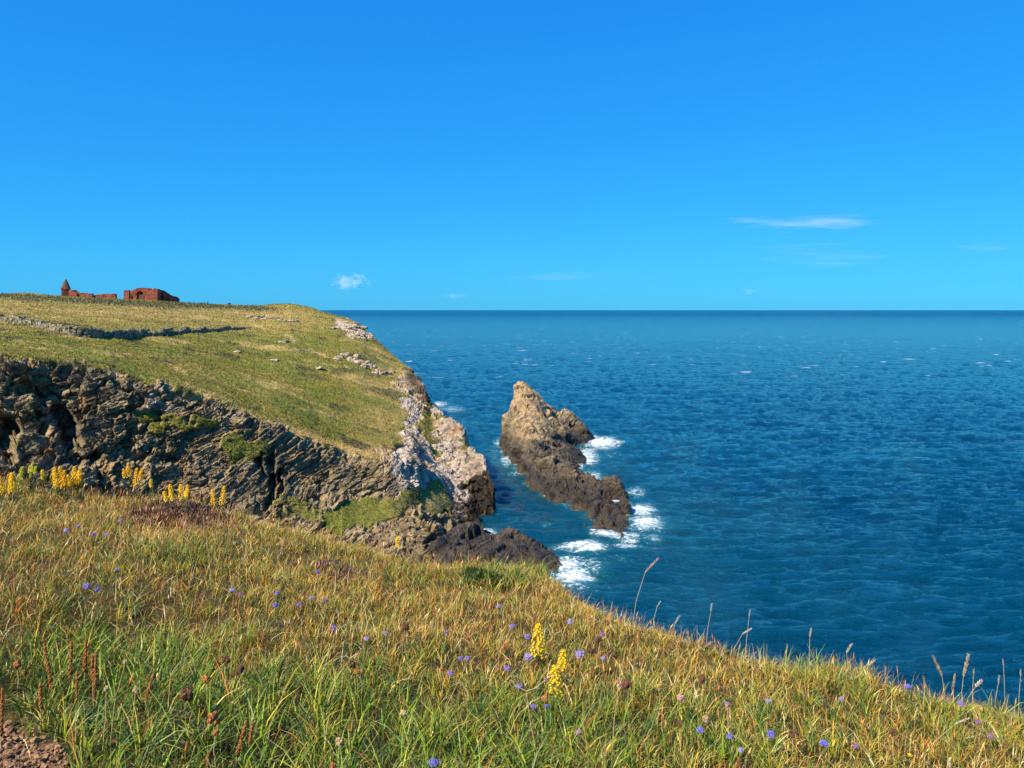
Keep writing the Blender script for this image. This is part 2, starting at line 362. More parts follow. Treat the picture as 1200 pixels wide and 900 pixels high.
# rock relief: bedded slabs rising to the right, blocky at the left
def axes(rise, tilt):
    a = np.array((math.cos(R(rise)), 0, math.sin(R(rise)))); b = np.array((-math.sin(R(rise)), -tilt, math.cos(R(rise)))); b /= np.linalg.norm(b); return a, np.cross(b, a), b
AX = axes(10, .32)
def bedded(p, la, lc, lb, ax=None):
    a, c, b = ax or AX; return np.stack([p @ a / la, p @ c / lc, p @ b / lb], 1)
def rock_relief(p, blocky, big=1.0, mass=0.0, ax=None, soft_=.55):
    ax = ax or AX; B = lambda q, *k: bedded(q, *k, ax)
    w0 = np.stack([fbm(p / 1.6, 3), fbm(p / 1.6 + 9, 3), fbm(p / 1.6 + 19, 3)], 1)
    wa = p + .09 * w0 + .5 * np.stack([0 * p[:, 0], 0 * p[:, 0], noise(p / 9.0)], 1); warp = p + .3 * w0
    a1, g1_ = cells(B(wa, 8.0, 3.0, 1.3), 1, True)
    a2, g2_ = cells(B(wa, 3.4, 1.3, .42), 2, True)
    b1, h1_ = cells(B(warp, 2.8, 2.4, 2.4), 3, True)
    b2, h2_ = cells(B(warp, 1.2, 1.0, .9), 4, True)
    c3, g3_ = cells(B(wa, 1.1, .45, .2), 5, True)
    bq = wa @ ax[2]; saw = lambda per, k: (bq / per + .25 * noise(B(p, 9, 5, 4) + k)) % 1.0
    strata = (saw(.85, 3) - .5) * smooth(-.5, .2, noise(B(p, 5, 3, 2) + 31)) + .5 * (saw(.33, 7) - .5) * smooth(-.4, .3, noise(B(p, 3, 2, 1) + 51))
    rid = 1 - 2.2 * np.abs(noise(B(wa, 8, 3, .8))); rid2 = 1 - 2.2 * np.abs(noise(B(wa, 4, 1.5, .3) + 9))
    bed = .55 * a1 + .30 * a2 + .36 * strata + .14 * rid + .06 * rid2 - .3 * smooth(.06, 0, g1_) - .12 * smooth(.06, 0, g2_)
    blk = .95 * b1 + .5 * b2 + .3 * strata + .1 * rid - .3 * smooth(.08, 0, h1_) - .15 * smooth(.08, 0, h2_)
    v = big * (bed * (1 - blocky) + blk * blocky) + .13 * c3 + soft_ * big * fbm(p / 6.5, 3)
    if mass:
        m1, q1 = cells(B(p + .3 * w0, 7.0, 4.0, 2.6), 6, True); v = v + mass * (m1 - .5 * smooth(.06, 0, q1))
    return v
rk_i = np.where(rock > .02)[0]
rel = np.zeros(len(hp))
blocky = smooth(270, 150, hpx[rk_i]) * .85 + .15 + .3 * smooth(480, 520, hpx[rk_i])
rel[rk_i] = rock_relief(hp[rk_i], np.clip(blocky, 0, 1))
sw = smooth(452, 486, hpx[rk_i])[:, None][:, 0]; js = np.where(sw > .01)[0]
rel_s = rock_relief(hp[rk_i[js]], np.full(len(js), .35), 1.15, .45, axes(-34, .45)); rel[rk_i[js]] = rel[rk_i[js]] * (1 - sw[js]) + rel_s * sw[js]
amp = np.interp(hpx, [0, 200, 330, 450, 540, 579], [1.15, .9, .75, .7, .95, .55])
disp = rock * rel * amp
gr = .5 * fbm(hp / 14, 3) + .16 * fbm(hp / 2.6, 3) + .09 * fbm(hp / .55, 2)
sil = np.clip(np.abs(vidx - knots[2]) / 25, .25, 1)
disp += (1 - rock) * gr * sil * np.where(hpx > 400, .6, 1)
disp += scrub * (.5 + .6 * noise(hp / .8)) * np.where(hpy < 370, 1.2, .35)
pc_ = pix + (np.stack([fbm(hp / 2.4 + 60, 3), fbm(hp / 2.4 + 90, 3), 0 * hpx], 1)[:, :2] * 7) * (90 / hp[:, 1])[:, None]
# a raised lip where turf overhangs the face
hd = hp + hn * disp[:, None]
# clefts and hollows cut into the face (px, py, rx, ry, turn, metres)
for cx, cy, rx, ry, rot, dep in [(2, 522, 17, 34, 0, 7), (80, 500, 13, 34, -12, 5), (38, 462, 20, 11, 20, 2.5), (72, 452, 26, 9, 0, 1.6), (52, 500, 9, 9, 0, 2), (96, 540, 22, 8, -10, 3),
                                 (317, 565, 6, 38, 4, 4), (329, 575, 5, 26, 6, 3), (305, 540, 4, 16, 0, 3), (198, 541, 12, 7, 0, 2.2), (150, 520, 14, 7, -30, 1.5), (513, 632, 10, 28, 6, 5), (534, 640, 6, 26, 20, 4),
                                 (520, 606, 4, 14, 0, 3), (552, 575, 12, 10, 20, 2.6), (560, 600, 8, 16, 0, 2), (480, 452, 5, 14, -30, 1.5), (110, 548, 5, 14, 0, 2.5), (170, 532, 22, 3, -28, 1.2), (250, 560, 26, 3, -24, 1.0), (360, 590, 24, 3, -22, 1.2), (440, 575, 22, 2.5, -25, .9), (130, 445, 20, 3, 6, 1.0)]:
    dx, dy = pc_[:, 0] - cx, pc_[:, 1] - cy; ca, sa = math.cos(R(rot)), math.sin(R(rot))
    q = np.hypot((dx * ca + dy * sa) / rx, (-dx * sa + dy * ca) / ry)
    f = smooth(1.3, .5, q) * dep * .55 * smooth(-.5, .35, fbm(hp / 2.2 + 130, 3) + .25) * ~backside * np.maximum(rock, .0)
    hd[:, 1] += f; hd[:, 0] += f * (hp[:, 0] / hp[:, 1])
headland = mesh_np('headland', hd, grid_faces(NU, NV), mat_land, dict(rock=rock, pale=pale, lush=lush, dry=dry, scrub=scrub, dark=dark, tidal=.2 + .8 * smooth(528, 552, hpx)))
tag(headland, kind='structure')
hd_px = CX + hd[:, 0] / hd[:, 1] * F; hd_py = HY + (EYE - hd[:, 2]) / hd[:, 1] * F
front = ~backside
def land_at(px, py):
    """the point of the headland seen at a pixel of the photograph"""
    d = np.where(front, (hd_px - px) ** 2 + (hd_py - py) ** 2, 1e9); return hd[int(np.argmin(d))].copy()

tq = np.where(front & (turf > .55) & (rng.random(len(hd)) < .42) & (hd[:, 1] < 340))[0]
sc_ = (hd[tq, 1] / 95) ** .75; n_ = len(tq)
pal = np.array([(.15, .155, .017), (.25, .185, .034), (.095, .12, .014), (.36, .27, .09), (.17, .095, .025)])
f1 = fbm(hd[tq] / 11, 3); f2 = fbm(hd[tq] / 2.2 + 5, 3)
kz = np.clip(np.digitize(f2 + .6 * f1 + rng.normal(0, .35, n_) + .9 * dry[tq] - 1.1 * lush[tq], [-.35, .25, .85, 1.25]), 0, 4); kz = np.array([2, 0, 1, 3, 4])[kz]
tc = pal[kz] * rng.uniform(.75, 1.25, (n_, 1)) * (1 + .35 * np.clip(fbm(hd[tq] / .9 + 3, 2), -1, 1))[:, None]; gd = np.clip(1.5 * dry[tq] - .75, 0, 1)[:, None]; tc = tc * (1 - gd) + gd * np.array((.50, .34, .125)) * rng.uniform(.75, 1.2, (n_, 1))
hum = smooth(.42, .62, noise(hd[tq] / (1.6, 2.6, 1.6) + 200))[:, None] * (gd < .5); tc = tc * (1 - .75 * hum) + .75 * hum * np.array((.09, .06, .022))
tc = np.where(scrub[tq, None] > .4, tc * 0 + np.array((.07, .07, .028)) * rng.uniform(.6, 1.6, (n_, 1)), tc)
TV = []
for b_ in range(2):
    an = rng.uniform(0, math.pi, n_); hw = sc_ * rng.uniform(.035, .085, n_); hh_ = sc_ * rng.uniform(.07, .24, n_) * (1 + .8 * scrub[tq]) * np.where(hpx[tq] > 420, .8, 1) * np.where(hpy[tq] > ed[tq] + 10, .5, 1)
    rt = hd[tq] + np.stack([rng.normal(0, .06, n_), rng.normal(0, .06, n_), np.full(n_, -.03)], 1)
    sd_v = np.stack([np.cos(an), np.sin(an) * .5, 0 * an], 1) * hw[:, None]
    tp = rt + np.stack([rng.normal(.04, .09, n_) * sc_, rng.normal(0, .08, n_) * sc_, hh_], 1)
    TV.append(np.stack([rt - sd_v, rt + sd_v, tp], 1))
TV = np.concatenate(TV).reshape(-1, 3)
TUFT = (TV, np.arange(len(TV)).reshape(-1, 3), np.repeat(np.concatenate([tc, tc * .9]), 3, 0))
# ------------------------------------------------------------------ islands: sea stack and ledge
def tps(C, q, reg=.4):
    C = np.asarray(C, float); X = C[:, :2]
    def U(r2): return np.where(r2 > 1e-9, r2 * np.log(r2 + 1e-12), 0)
    n = len(C); K = U(((X[:, None] - X[None]) ** 2).sum(2)) + reg * np.eye(n); Pm = np.c_[np.ones(n), X]
    A = np.block([[K, Pm], [Pm.T, np.zeros((3, 3))]]); w = np.linalg.solve(A, np.r_[C[:, 2], 0, 0, 0]); o = np.zeros(len(q))
    for s in range(0, len(q), 20000):
        k = q[s:s+20000]; o[s:s+20000] = U(((k[:, None] - X[None]) ** 2).sum(2)) @ w[:n] + np.c_[np.ones(len(k)), k] @ w[n:]
    return o
def island(name, poly, peaks, step, relief, pale_z=None, pad=4, pinch=1.6):
    poly = np.array(poly, float)
    C = [(x, y, 0.0) for x, y in poly]
    for k in range(len(poly)):
        m = (poly[k] + poly[(k + 1) % len(poly)]) / 2; C.append((m[0], m[1], 0.0))
    C += [tuple(at(*p)) for p in peaks]
    lo, hi = poly.min(0) - pad, poly.max(0) + pad
    xs = np.arange(lo[0], hi[0], step); ys = np.arange(lo[1], hi[1], step * 1.15)
    gx, gy = np.meshgrid(xs, ys, indexing='ij'); q = np.stack([gx.ravel(), gy.ravel()], 1)
    s = polydist(q, poly)
    z = np.maximum(tps(C, q), .55 * np.clip(-s, 0, 3)); z = np.where(s < 0, np.minimum(z, -s * 6 + .2), -s * 1.2)
    Pg = np.stack([q[:, 0], q[:, 1], z], 1).reshape(len(xs), len(ys), 3)
    n = grid_normals(Pg)
    for _ in range(3):
        n[1:-1] = (n[:-2] + 2*n[1:-1] + n[2:]) / 4; n[:, 1:-1] = (n[:, :-2] + 2*n[:, 1:-1] + n[:, 2:]) / 4
    n = n.reshape(-1, 3); n /= np.linalg.norm(n, axis=1)[:, None]
    p = Pg.reshape(-1, 3); m = smooth(2.0, -1.2, s)
    p = p + n * (rock_relief(p, np.full(len(p), .1), .62, 1.6, axes(-50, .55), .2) * relief * m * np.interp(p[:, 2], [0, 3, 7, 11], [.8, .9, .75, .6]))[:, None]
    pale = np.maximum(smooth(5.0, 8.5, p[:, 2] + 3 * noise(p / 2.2)), .9 * smooth(3.2, 1.2, np.hypot(p[:, 0] - 3.6, (p[:, 1] - 140.5) / 1.3) + 1.2 * noise(p / 1.2))) * .8 if pale_z else np.zeros(len(p))
    o = mesh_np(name, p, grid_faces(len(xs), len(ys)), mat_rock, dict(pale=pale, ochre=np.ones(len(p)), tidal=np.ones(len(p))))
    return o, poly
stack_poly = [(13.4, 88.2), (11.8, 89.4), (10.3, 93), (8.8, 98.6), (6.8, 106), (4.6, 111.5), (3.0, 117), (1.2, 127), (-.3, 136), (-1.6, 144), (-2.0, 151), (-1.2, 161), (3, 168), (10, 170), (17.5, 165), (17.3, 161), (13.2, 153),
              (13.0, 147.5), (13.2, 139), (11.6, 130), (11.3, 122), (13.6, 115.5), (16.0, 109), (16.2, 105), (14.6, 100), (14.8, 96), (15.0, 92.5), (14.6, 89.8)]
stack_pk = [(606, 455, 154), (601, 463, 152.5), (600, 474, 151.5), (599.5, 487, 150.5), (598, 500, 150.2), (612, 457, 156), (619, 460, 156), (633, 468, 157), (643, 477, 158), (650, 484, 158), (664, 485, 160), (675, 494, 162), (688, 503, 163), (655, 500, 154), (610, 496, 142), (624, 503, 142), (637, 514, 141),
            (615, 512, 139), (604, 520, 141.5), (606, 505, 141.5), (613, 530, 130.5), (627, 547, 120), (640, 540, 124), (645, 562, 112.5), (660, 535, 131), (665, 558, 114), (688, 570, 110), (706, 562, 113), (723, 566, 110.5), (740, 580, 106), (672, 581, 105.4),
            (700, 589, 101.5), (690, 597, 100.5), (720, 598, 98.5), (735, 589, 102), (712, 616, 93.5), (730, 627, 90.8), (655, 515, 146), (640, 490, 152)]
stack, _ = island('sea_stack', stack_poly, stack_pk, .2, .95, True)
tag(stack, 'jagged brown sea stack with a pointed tan peak, standing in the sea off the headland', 'sea stack')
ledge_poly = [(-8.2, 92), (-5.5, 95.5), (-2.6, 94), (-1.2, 91), (.3, 89.2), (2.1, 88.4), (3.3, 86.5), (4.6, 85.2), (5.4, 83.2), (5.5, 81.5), (4.4, 80), (2, 78.5), (-1, 77), (-6, 77), (-9.5, 80), (-10, 86)]
ledge_pk = [(585, 617, 92), (600, 622, 88.5), (613, 627, 86.5), (627, 640, 84.5), (640, 643, 83.5), (652, 651, 82.3), (600, 640, 84), (575, 635, 86), (560, 640, 85), (585, 650, 82), (555, 625, 90), (620, 655, 81)]
ledge, _ = island('rock_ledge', ledge_poly, ledge_pk, .16, .8)
tag(ledge, 'low black wet rock ledge running into the white surf below the headland', 'rock ledge')

# ------------------------------------------------------------------ sea
pxs = np.concatenate([np.linspace(-2200, -60, 60), np.linspace(-50, 380, 60), np.linspace(384, 1260, 720), np.linspace(1280, 3400, 60)])
dep = np.concatenate([[45000, 28000, 18000, 12500, 9000, 7000, 5500, 4500], EYE * F / np.arange(7.0, 40, .6), EYE * F / np.arange(40, 520, .9), [40, 33, 25, 12, 2]])
gx = ((pxs - CX) / F)[:, None] * dep[None]; gy = np.broadcast_to(dep[None], gx.shape)
p = np.stack([gx.ravel(), gy.ravel(), np.zeros(gx.size)], 1); s2 = p[:, :2]
fade = smooth(900, 250, p[:, 1])
w = np.stack([p[:, 0] * .38 + p[:, 1] * .1, p[:, 1] - .12 * p[:, 0], 0 * p[:, 0]], 1)
p[:, 2] = fade * (.34 * noise(w / 9) + .34 * (.5 - 1.6 * np.abs(noise(w / 4.2 + 5))) + .26 * (.5 - 1.6 * np.abs(noise(w / 2.0 + 9))) + .12 * noise(w / 1.0 + 3))
foam = np.zeros(len(p)); near = p[:, 1] < 400
sd = np.full(len(p), 99.0)
for poly in (stack_poly, ledge_poly): sd[near] = np.minimum(sd[near], polydist(s2[near], poly))
spx = CX + p[:, 0] / p[:, 1] * F; spy = HY + EYE / p[:, 1] * F
foam = .60 * np.exp(-np.clip(sd, 0, 99) / 1.3) * np.clip(.75 + .9 * noise(p / 5.0 + 3), .2, 1.3)
for cx, cy, rx, ry, a in [(705, 519, 24, 8, 1.0), (722, 519, 14, 4, .7), (690, 514, 18, 6, .9), (688, 535, 16, 14, .85), (692, 560, 18, 9, .8), (745, 577, 14, 8, .65), (752, 600, 20, 10, .8), (757, 616, 26, 12, .85), (765, 632, 16, 8, .6), (692, 645, 24, 5.5, .95), (680, 640, 36, 7, .8), (672, 676, 30, 18, .85), (665, 664, 24, 12, .9), (690, 665, 30, 16, .55),
                          (588, 519, 12, 7, .75), (594, 541, 10, 9, .75), (606, 555, 14, 4, .7), (515, 474, 14, 4, .75), (530, 480, 22, 5, .6), (498, 452, 10, 4, .3), (702, 620, 16, 3, .55), (735, 643, 24, 4, .7), (640, 617, 10, 3, .45), (655, 700, 14, 8, .5), (560, 494, 26, 4, .35), (580, 535, 14, 20, .35), (725, 655, 20, 5, .4)]:
    foam = np.maximum(foam, a * np.exp(-.9 * (((spx - cx) / rx) ** 2 + ((spy - cy) / ry) ** 2)))
p[:, 2] += .25 * np.clip(foam - .4, 0, 1) * (1 + noise(p / .7))
mat_sea, t, out = new_mat('sea_water')
P = t.pos()
n1 = t.noise(t.mapping(P, (.35, 1, 1)), .42, 7, .66, .3); n2 = t.noise(t.mapping(P, (.42, 1, 1)), 1.9, 4, .62); n3 = t.noise(t.mapping(P, (.25, 1, 1)), .02, 4, .55); n4 = t.noise(t.mapping(P, (.3, 1, 1)), .09, 4, .55)
c = t.mix(t.ramp(n3, .35, .65), (.0001, .025, .050), (.0002, .037, .069))
shal = t.attr('shallow'); c = t.mix(shal, c, (.001, .050, .070))
fo = t.attr('foam')
fn = t.math('ADD', t.math('MULTIPLY', t.noise(P, 2.2, 9, .78, .5), .75), t.math('MULTIPLY', t.noise(t.mapping(P, (.35, 1, 1), (0, 0, R(20))), .7, 5, .65, 1.2), .3))
ff = t.ramp(t.math('ADD', fo, t.math('MULTIPLY', t.math('SUBTRACT', fn, .525), 3.5)), .44, .98)
ff = t.math('MULTIPLY', ff, t.ramp(fo, .15, .5))
c = t.mix(t.math('MULTIPLY', t.ramp(fo, .1, .8), .6), c, (.02, .2, .22))
cap = t.noise(t.mapping(P, (.1, .3, 1)), .85, 2, .5); capm = t.noise(P, .012, 2, .5)
yd = t.node('ShaderNodeSeparateXYZ', {0: P}).outputs[1]
capf = t.math('MULTIPLY', t.math('MULTIPLY', t.ramp(cap, .69, .73), t.ramp(capm, .42, .54)), t.math('MULTIPLY', t.ramp(yd, 250, 400), t.ramp(yd, 900, 1800, 1, 0)))
ff = t.math('MAXIMUM', ff, t.math('MULTIPLY', capf, .8))
cc = t.mix(ff, c, (.8, .82, .83))
bhh = t.math('ADD', t.math('MULTIPLY', n1, 1.0), t.math('ADD', t.math('ADD', t.math('MULTIPLY', n2, .8), t.math('MULTIPLY', t.noise(t.mapping(P, (.45, 1, 1)), 4.5, 3, .6), .12)), t.math('MULTIPLY', n4, 1.5)))
b = t.node('ShaderNodeBump', {'Height': bhh, 'Strength': 1.0, 'Distance': 1.0})
pr = pbr(t, out, cc, t.mix(ff, t.ramp(yd, 150, 4500, .06, .27), (.9, .9, .9)), t.ramp(yd, 150, 1600, .6, .2), b.outputs[0])
pr.inputs['Specular Tint'].default_value = (.2, .85, 1, 1)
shallow = np.exp(-np.clip(sd, 0, 99) / 7) * .8
sea = mesh_np('sea', p, grid_faces(len(pxs), len(dep)), mat_sea, dict(foam=foam, shallow=shallow), True)
tag(sea, kind='structure')

# ------------------------------------------------------------------ stones on the headland
mat_stone = simple('drystone', (.19, .17, .11), .9, .2, .7, 2.0)
mat_brick, t, out = new_mat('old_red_brick')
P = t.pos(); bn_ = t.noise(P, .9, 5, .6); bn2 = t.noise(P, 4, 3, .6)
c = t.mix(t.ramp(bn_, .35, .65), (.10, .03, .022), (.28, .09, .058)); c = t.mix(t.ramp(bn2, .55, .75, 0, .5), c, (.1, .04, .03))
b = t.node('ShaderNodeBump', {'Height': bn2, 'Strength': .6, 'Distance': .1}); pbr(t, out, c, .9, .15, b.outputs[0])
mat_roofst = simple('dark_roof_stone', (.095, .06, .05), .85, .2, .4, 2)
mat_dark = simple('dark_timber', (.03, .026, .022), .8, .2, .3, 5)

wall_line = [(-160, 368), (-60, 373), (0, 377.5), (30, 381), (60, 388), (85, 393), (110, 396), (140, 396.5), (180, 393.5), (220, 390.5), (260, 387.5), (292, 386)]
mb = MB(); q = random.Random(5)
wl = np.array(wall_line, float); pts = [land_at(*a) for a in zip(*[np.interp(np.arange(-160, 292.1, 4), wl[:, 0], wl[:, i]) for i in (0, 1)])]
pts = np.array(pts)
for _ in range(3): pts[1:-1] = (pts[:-2] + 2 * pts[1:-1] + pts[2:]) / 4
seg = np.r_[0, np.cumsum(np.linalg.norm(np.diff(pts[:, :2], axis=0), axis=1))]
for row in range(4):
    s_ = q.uniform(0, .4)
    while s_ < seg[-1]:
        L = q.uniform(.45, 1.0); c_ = np.array([np.interp(s_ + L / 2, seg, pts[:, k]) for k in range(3)])
        c2 = np.array([np.interp(s_ + L / 2 + .5, seg, pts[:, k]) for k in range(3)]); rz = math.atan2(c2[1] - c_[1], c2[0] - c_[0])
        hgt = .34; gone = noise(np.array([[s_ / 6, row * .4, 3.3]]))[0] > .4 + (.9 if row < 2 or (row == 2 and s_ < .6 * seg[-1]) else (-.1 if s_ < .6 * seg[-1] else -.5))
        if not gone:
            for side in (-.22, .2):
                mb.box((c_[0] - side * math.sin(rz), c_[1] + side * math.cos(rz), c_[2] + hgt * (row + .35) + q.uniform(-.08, .08)), L, q.uniform(.4, .6), q.uniform(.3, .48), rz + q.uniform(-.2, .2), .09, q)
        s_ += L + q.uniform(0, .12)
tag(mb.build('stone_wall', mat_stone), 'long grey drystone wall curving across the headland pasture', 'wall')

def outcrop(px, py, w, h, n, label, pl=.9, seed=0, name='rock_outcrop', cat='rock'):
    c = land_at(px, py); k = c[1] / F; q = random.Random(seed + int(px)); root = empty(name, c) if n > 1 else None
    W, H = w * k * 1.35, h * k * .85; pl = pl * .62
    for i in range(n):
        rx, ry, rz_ = W / (1.1 * n ** .6) * q.uniform(.6, 1.1) / 2 + .15, W / (n ** .6) * q.uniform(.5, .9) / 2 + .15, max(.25, H * q.uniform(.45, .9) * .5)
        if n == 1: cx, cy = 0, 0
        else:
            cx = (i / (n - 1) - .5) * (W - rx); cy = q.uniform(-1, 1) * W * .15
        g = land_at(px + cx / k, py + q.uniform(-.35, .35) * h); cxyz = np.array((g[0], g[1], g[2]))
        nu, nv = 18, 10; th = np.linspace(0.05, math.pi - .05, nv); ph = np.linspace(0, 2 * math.pi, nu, endpoint=False)
        T, Ph = np.meshgrid(th, ph, indexing='ij')
        un = np.stack([np.sin(T) * np.cos(Ph), np.sin(T) * np.sin(Ph), np.cos(T)], 2).reshape(-1, 3)
        cv, gp = cells(un * 1.6 + (seed * 3 + i * 5.1 + px), i); r = 1 + .38 * cv
        un = un * r[:, None]; un = np.sign(un) * np.abs(un) ** .8
        tl = q.uniform(-.3, .3); pp = un * (rx, ry, rz_); pp[:, 2] += pp[:, 0] * tl + rz_ * .15
        V = pp + cxyz - (c if n > 1 else 0); ii = []; b0 = 0
        for a in range(nv - 1):
            for e in range(nu): ii.append((b0 + a * nu + e, b0 + (a + 1) * nu + e, b0 + (a + 1) * nu + (e + 1) % nu, b0 + a * nu + (e + 1) % nu))
        o = mesh_np('boulder' if n > 1 else name, V, np.array(ii), mat_rock, dict(pale=np.full(len(V), pl)), False, root)
    return tag(root if n > 1 else o, label, cat, 'pale rocks breaking through the headland turf')
outcrop(304, 373, 20, 6, 5, 'pale rock outcrop beside a dark hollow just below the skyline, its left half', seed=1)
outcrop(337, 375, 16, 5, 4, 'pale rock outcrop beside a dark hollow just below the skyline, its right half', seed=2)
outcrop(321, 373.5, 10, 5, 3, 'dark boulder hollow between two pale outcrops below the skyline', -.6, seed=9)
outcrop(337, 402, 13, 5, 4, 'long thin pale rock in the turf below the skyline outcrops', seed=3)
outcrop(354, 411, 12, 4, 3, 'small pale rock half sunk in turf above the lone white stone', .6, seed=4)
outcrop(374, 431, 11, 5, 1, 'lone white flat stone lying in mid headland turf', 1.1, seed=5)
outcrop(407, 420, 20, 12, 7, 'largest cluster of pale rocks on the seaward turf', .8, seed=6)
outcrop(428, 430, 18, 12, 6, 'pale rock cluster below the largest cluster on the seaward turf', .9, seed=7)
outcrop(449, 437, 18, 8, 6, 'pale rock cluster nearest the dark sea cliff edge', .75, seed=8)
outcrop(277, 414, 7, 5, 1, 'small bright white stone in green turf beside a dark tussock', 1.3, seed=10)
outcrop(322, 424, 7, 4, 1, 'small cream stone in turf between white stone and lone flat stone', 1.0, seed=11)
outcrop(408, 384, 30, 6, 8, 'pink rock ribs on the seaward shoulder near the sea horizon', .9, seed=12)
outcrop(428, 393, 16, 7, 5, 'jumbled pink rocks at the skyline edge above the sea', .9, seed=13)

# ------------------------------------------------------------------ ruins on the ridge
def ridge(px): i = int(np.argmin(np.abs(PXS - px))); return HP[i, int(knots[2])].copy()
KR = 330 / F
def rw(x0, x1, ytop, ybot, dd=0, thick=1.2, seed=0, rag=.5, ob=0):
    """a ragged masonry wall facing the viewer between two columns: outline with broken top, real thickness; ob turns it away"""
    q = random.Random(seed); n = max(3, int(abs(x1 - x0) / 1.2)); tops = ytop if hasattr(ytop, '__len__') else (ytop, ytop)
    vs = []; fs = []
    for i in range(n + 1):
        s = i / n; px = x0 + (x1 - x0) * s; tp = np.interp(s, np.linspace(0, 1, len(tops)), tops) + q.uniform(-rag, rag); d = 330 + dd + ob * s
        b_, t_ = at(px, ybot, d), at(px, tp, d); b_[2] -= 1.5
        vs += [b_, t_, b_ + (0, thick, 0), t_ + (0, thick, 0)]
    for i in range(n):
        a = 4 * i; e = a + 4
        fs += [(a, e, e + 1, a + 1), (a + 2, a + 3, e + 3, e + 2), (a + 1, e + 1, e + 3, a + 3)]
    fs += [(0, 1, 3, 2), (4*n, 4*n + 2, 4*n + 3, 4*n + 1)]
    return vs, fs
def part_wall(name, parent, mat, *a, **k):
    m = MB(); m.add(*rw(*a, **k)); return m.build(name, mat, parent)
base = ridge(77); tower = tag(empty('ruined_tower', (0, 0, 0)), 'small brick tower with pointed dark cone roof on the skyline', 'tower', 'ruined brick buildings on the skyline')
m = MB(); c0 = at(77, 347.5, 331); wd = 9 * KR
m.box((c0[0], c0[1], c0[2] + .9), wd, wd, 3.6 + 1.8, .55); m.build('wall', mat_brick, tower)
m = MB(); n = 12; zt = at(77, 338.6, 331)[2]; zp = at(77, 327.2, 331)[2]
ring = [(c0[0] + wd * .62 * math.cos(2*math.pi*j/n), c0[1] + wd * .62 * math.sin(2*math.pi*j/n), zt - .1) for j in range(n)]
ring2 = [(c0[0] + wd * .09 * math.cos(2*math.pi*j/n), c0[1] + wd * .09 * math.sin(2*math.pi*j/n), zp) for j in range(n)]
m.add(ring + ring2, [(j, (j+1) % n, n + (j+1) % n, n + j) for j in range(n)] + [tuple(range(n, 2*n)), tuple(range(n-1, -1, -1))]); m.build('roof', mat_roofst, tower)
m = MB(); m.add(*rw(80.5, 90, (339.5, 340.5, 344), 348, 0, 3.5, 2)); m.build('annex', mat_brick, tower)
mm = MB(); mm.add(*rw(90, 108, (343.2, 343.5, 344.2), 349, 1, 1.2, 3)); tag(mm.build('ruined_wall', mat_brick), 'low broken brick wall next to the cone roofed tower', 'wall', 'ruined brick buildings on the skyline')
mm = MB(); mm.add(*rw(109, 135.5, (346.5, 344.6, 344.4, 344.2), 351, 2, 1.2, 4)); tag(mm.build('ruined_wall', mat_brick), 'low broken brick wall standing nearest the arched ruin', 'wall', 'ruined brick buildings on the skyline')
ruin = tag(empty('ruined_building', (0, 0, 0)), 'roofless red brick ruin with a dark arched opening on the skyline', 'ruin', 'ruined brick buildings on the skyline')
part_wall('side_wall', ruin, mat_brick, 144.8, 151, (340, 339.5), 351.5, 3, 1.2, 5)
part_wall('side_wall', ruin, mat_brick, 150.5, 156.5, (341.5, 340.5), 352, 6, 1.2, 6)
m = MB()          # arch: piers and a vault ring, dark room behind
m.add(*rw(156, 160, (339.5, 338), 352.3, 2, 2.2, 7, .25)); m.add(*rw(168, 177, (338, 340), 353, 2, 2.2, 8, .3))
vs = []; fs = []; n = 10
for j in range(n + 1):
    a = math.pi * j / n; xi, yi = 164 - 4.2 * math.cos(a), 345 - 4.2 * math.sin(a); xo, yo = 164 - 6.5 * math.cos(a), 344.5 - 7.6 * math.sin(a)
    for (x_, y_) in ((xi, yi), (xo, yo)):
        v = at(x_, y_, 331.9); vs += [v, v + (0, 9.0, 0)]
for j in range(n):
    a = 4 * j; e = a + 4; fs += [(a, a + 2, e + 2, e), (a + 1, e + 1, e + 3, a + 3), (a + 2, a + 3, e + 3, e + 2), (a, e, e + 1, a + 1)]
m.add(vs, fs); m.build('arch', mat_brick, ruin)
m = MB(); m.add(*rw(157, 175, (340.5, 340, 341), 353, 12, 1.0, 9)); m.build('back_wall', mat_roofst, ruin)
m = MB(); m.add(*rw(176.5, 184.5, (339.8, 337.8, 338.4), 354, 1, 1.2, 10, .3)); m.add(*rw(184.5, 197.5, (338.6, 340.5, 344.5), 354.5, 1.2, 1.2, 11, .5, 14)); m.build('gable', mat_brick, ruin)
part_wall('broken_wall', ruin, mat_brick, 191, 200, (343.5, 345, 346.5), 354.5, 6, 2.0, 12, .5, 9)
part_wall('broken_wall', ruin, mat_brick, 199, 207.5, (346.5, 347, 350), 355.5, 7, 2.5, 13, .4, 6)
b_ = ridge(243); m = MB(); m.tube([(0, 0, -.6), (0, .05, .5), (.03, .05, 1.1)], [.16, .15, .13], 6); o = m.build('fence_post', mat_dark); o.location = tuple(b_); tag(o, 'thin dark post standing alone on the grassy skyline', 'post')
b_ = ridge(269); sg = tag(empty('notice_board', b_), 'tiny dark board on a short leg at the grassy skyline', 'notice board')
m = MB(); m.tube([(0, 0, -.6), (0, 0, .35)], [.2, .18], 6); m.build('leg', mat_dark, sg); m = MB(); m.box((0, 0, .68), 1.15, .3, .6, .1, .05); m.build('board', mat_dark, sg)

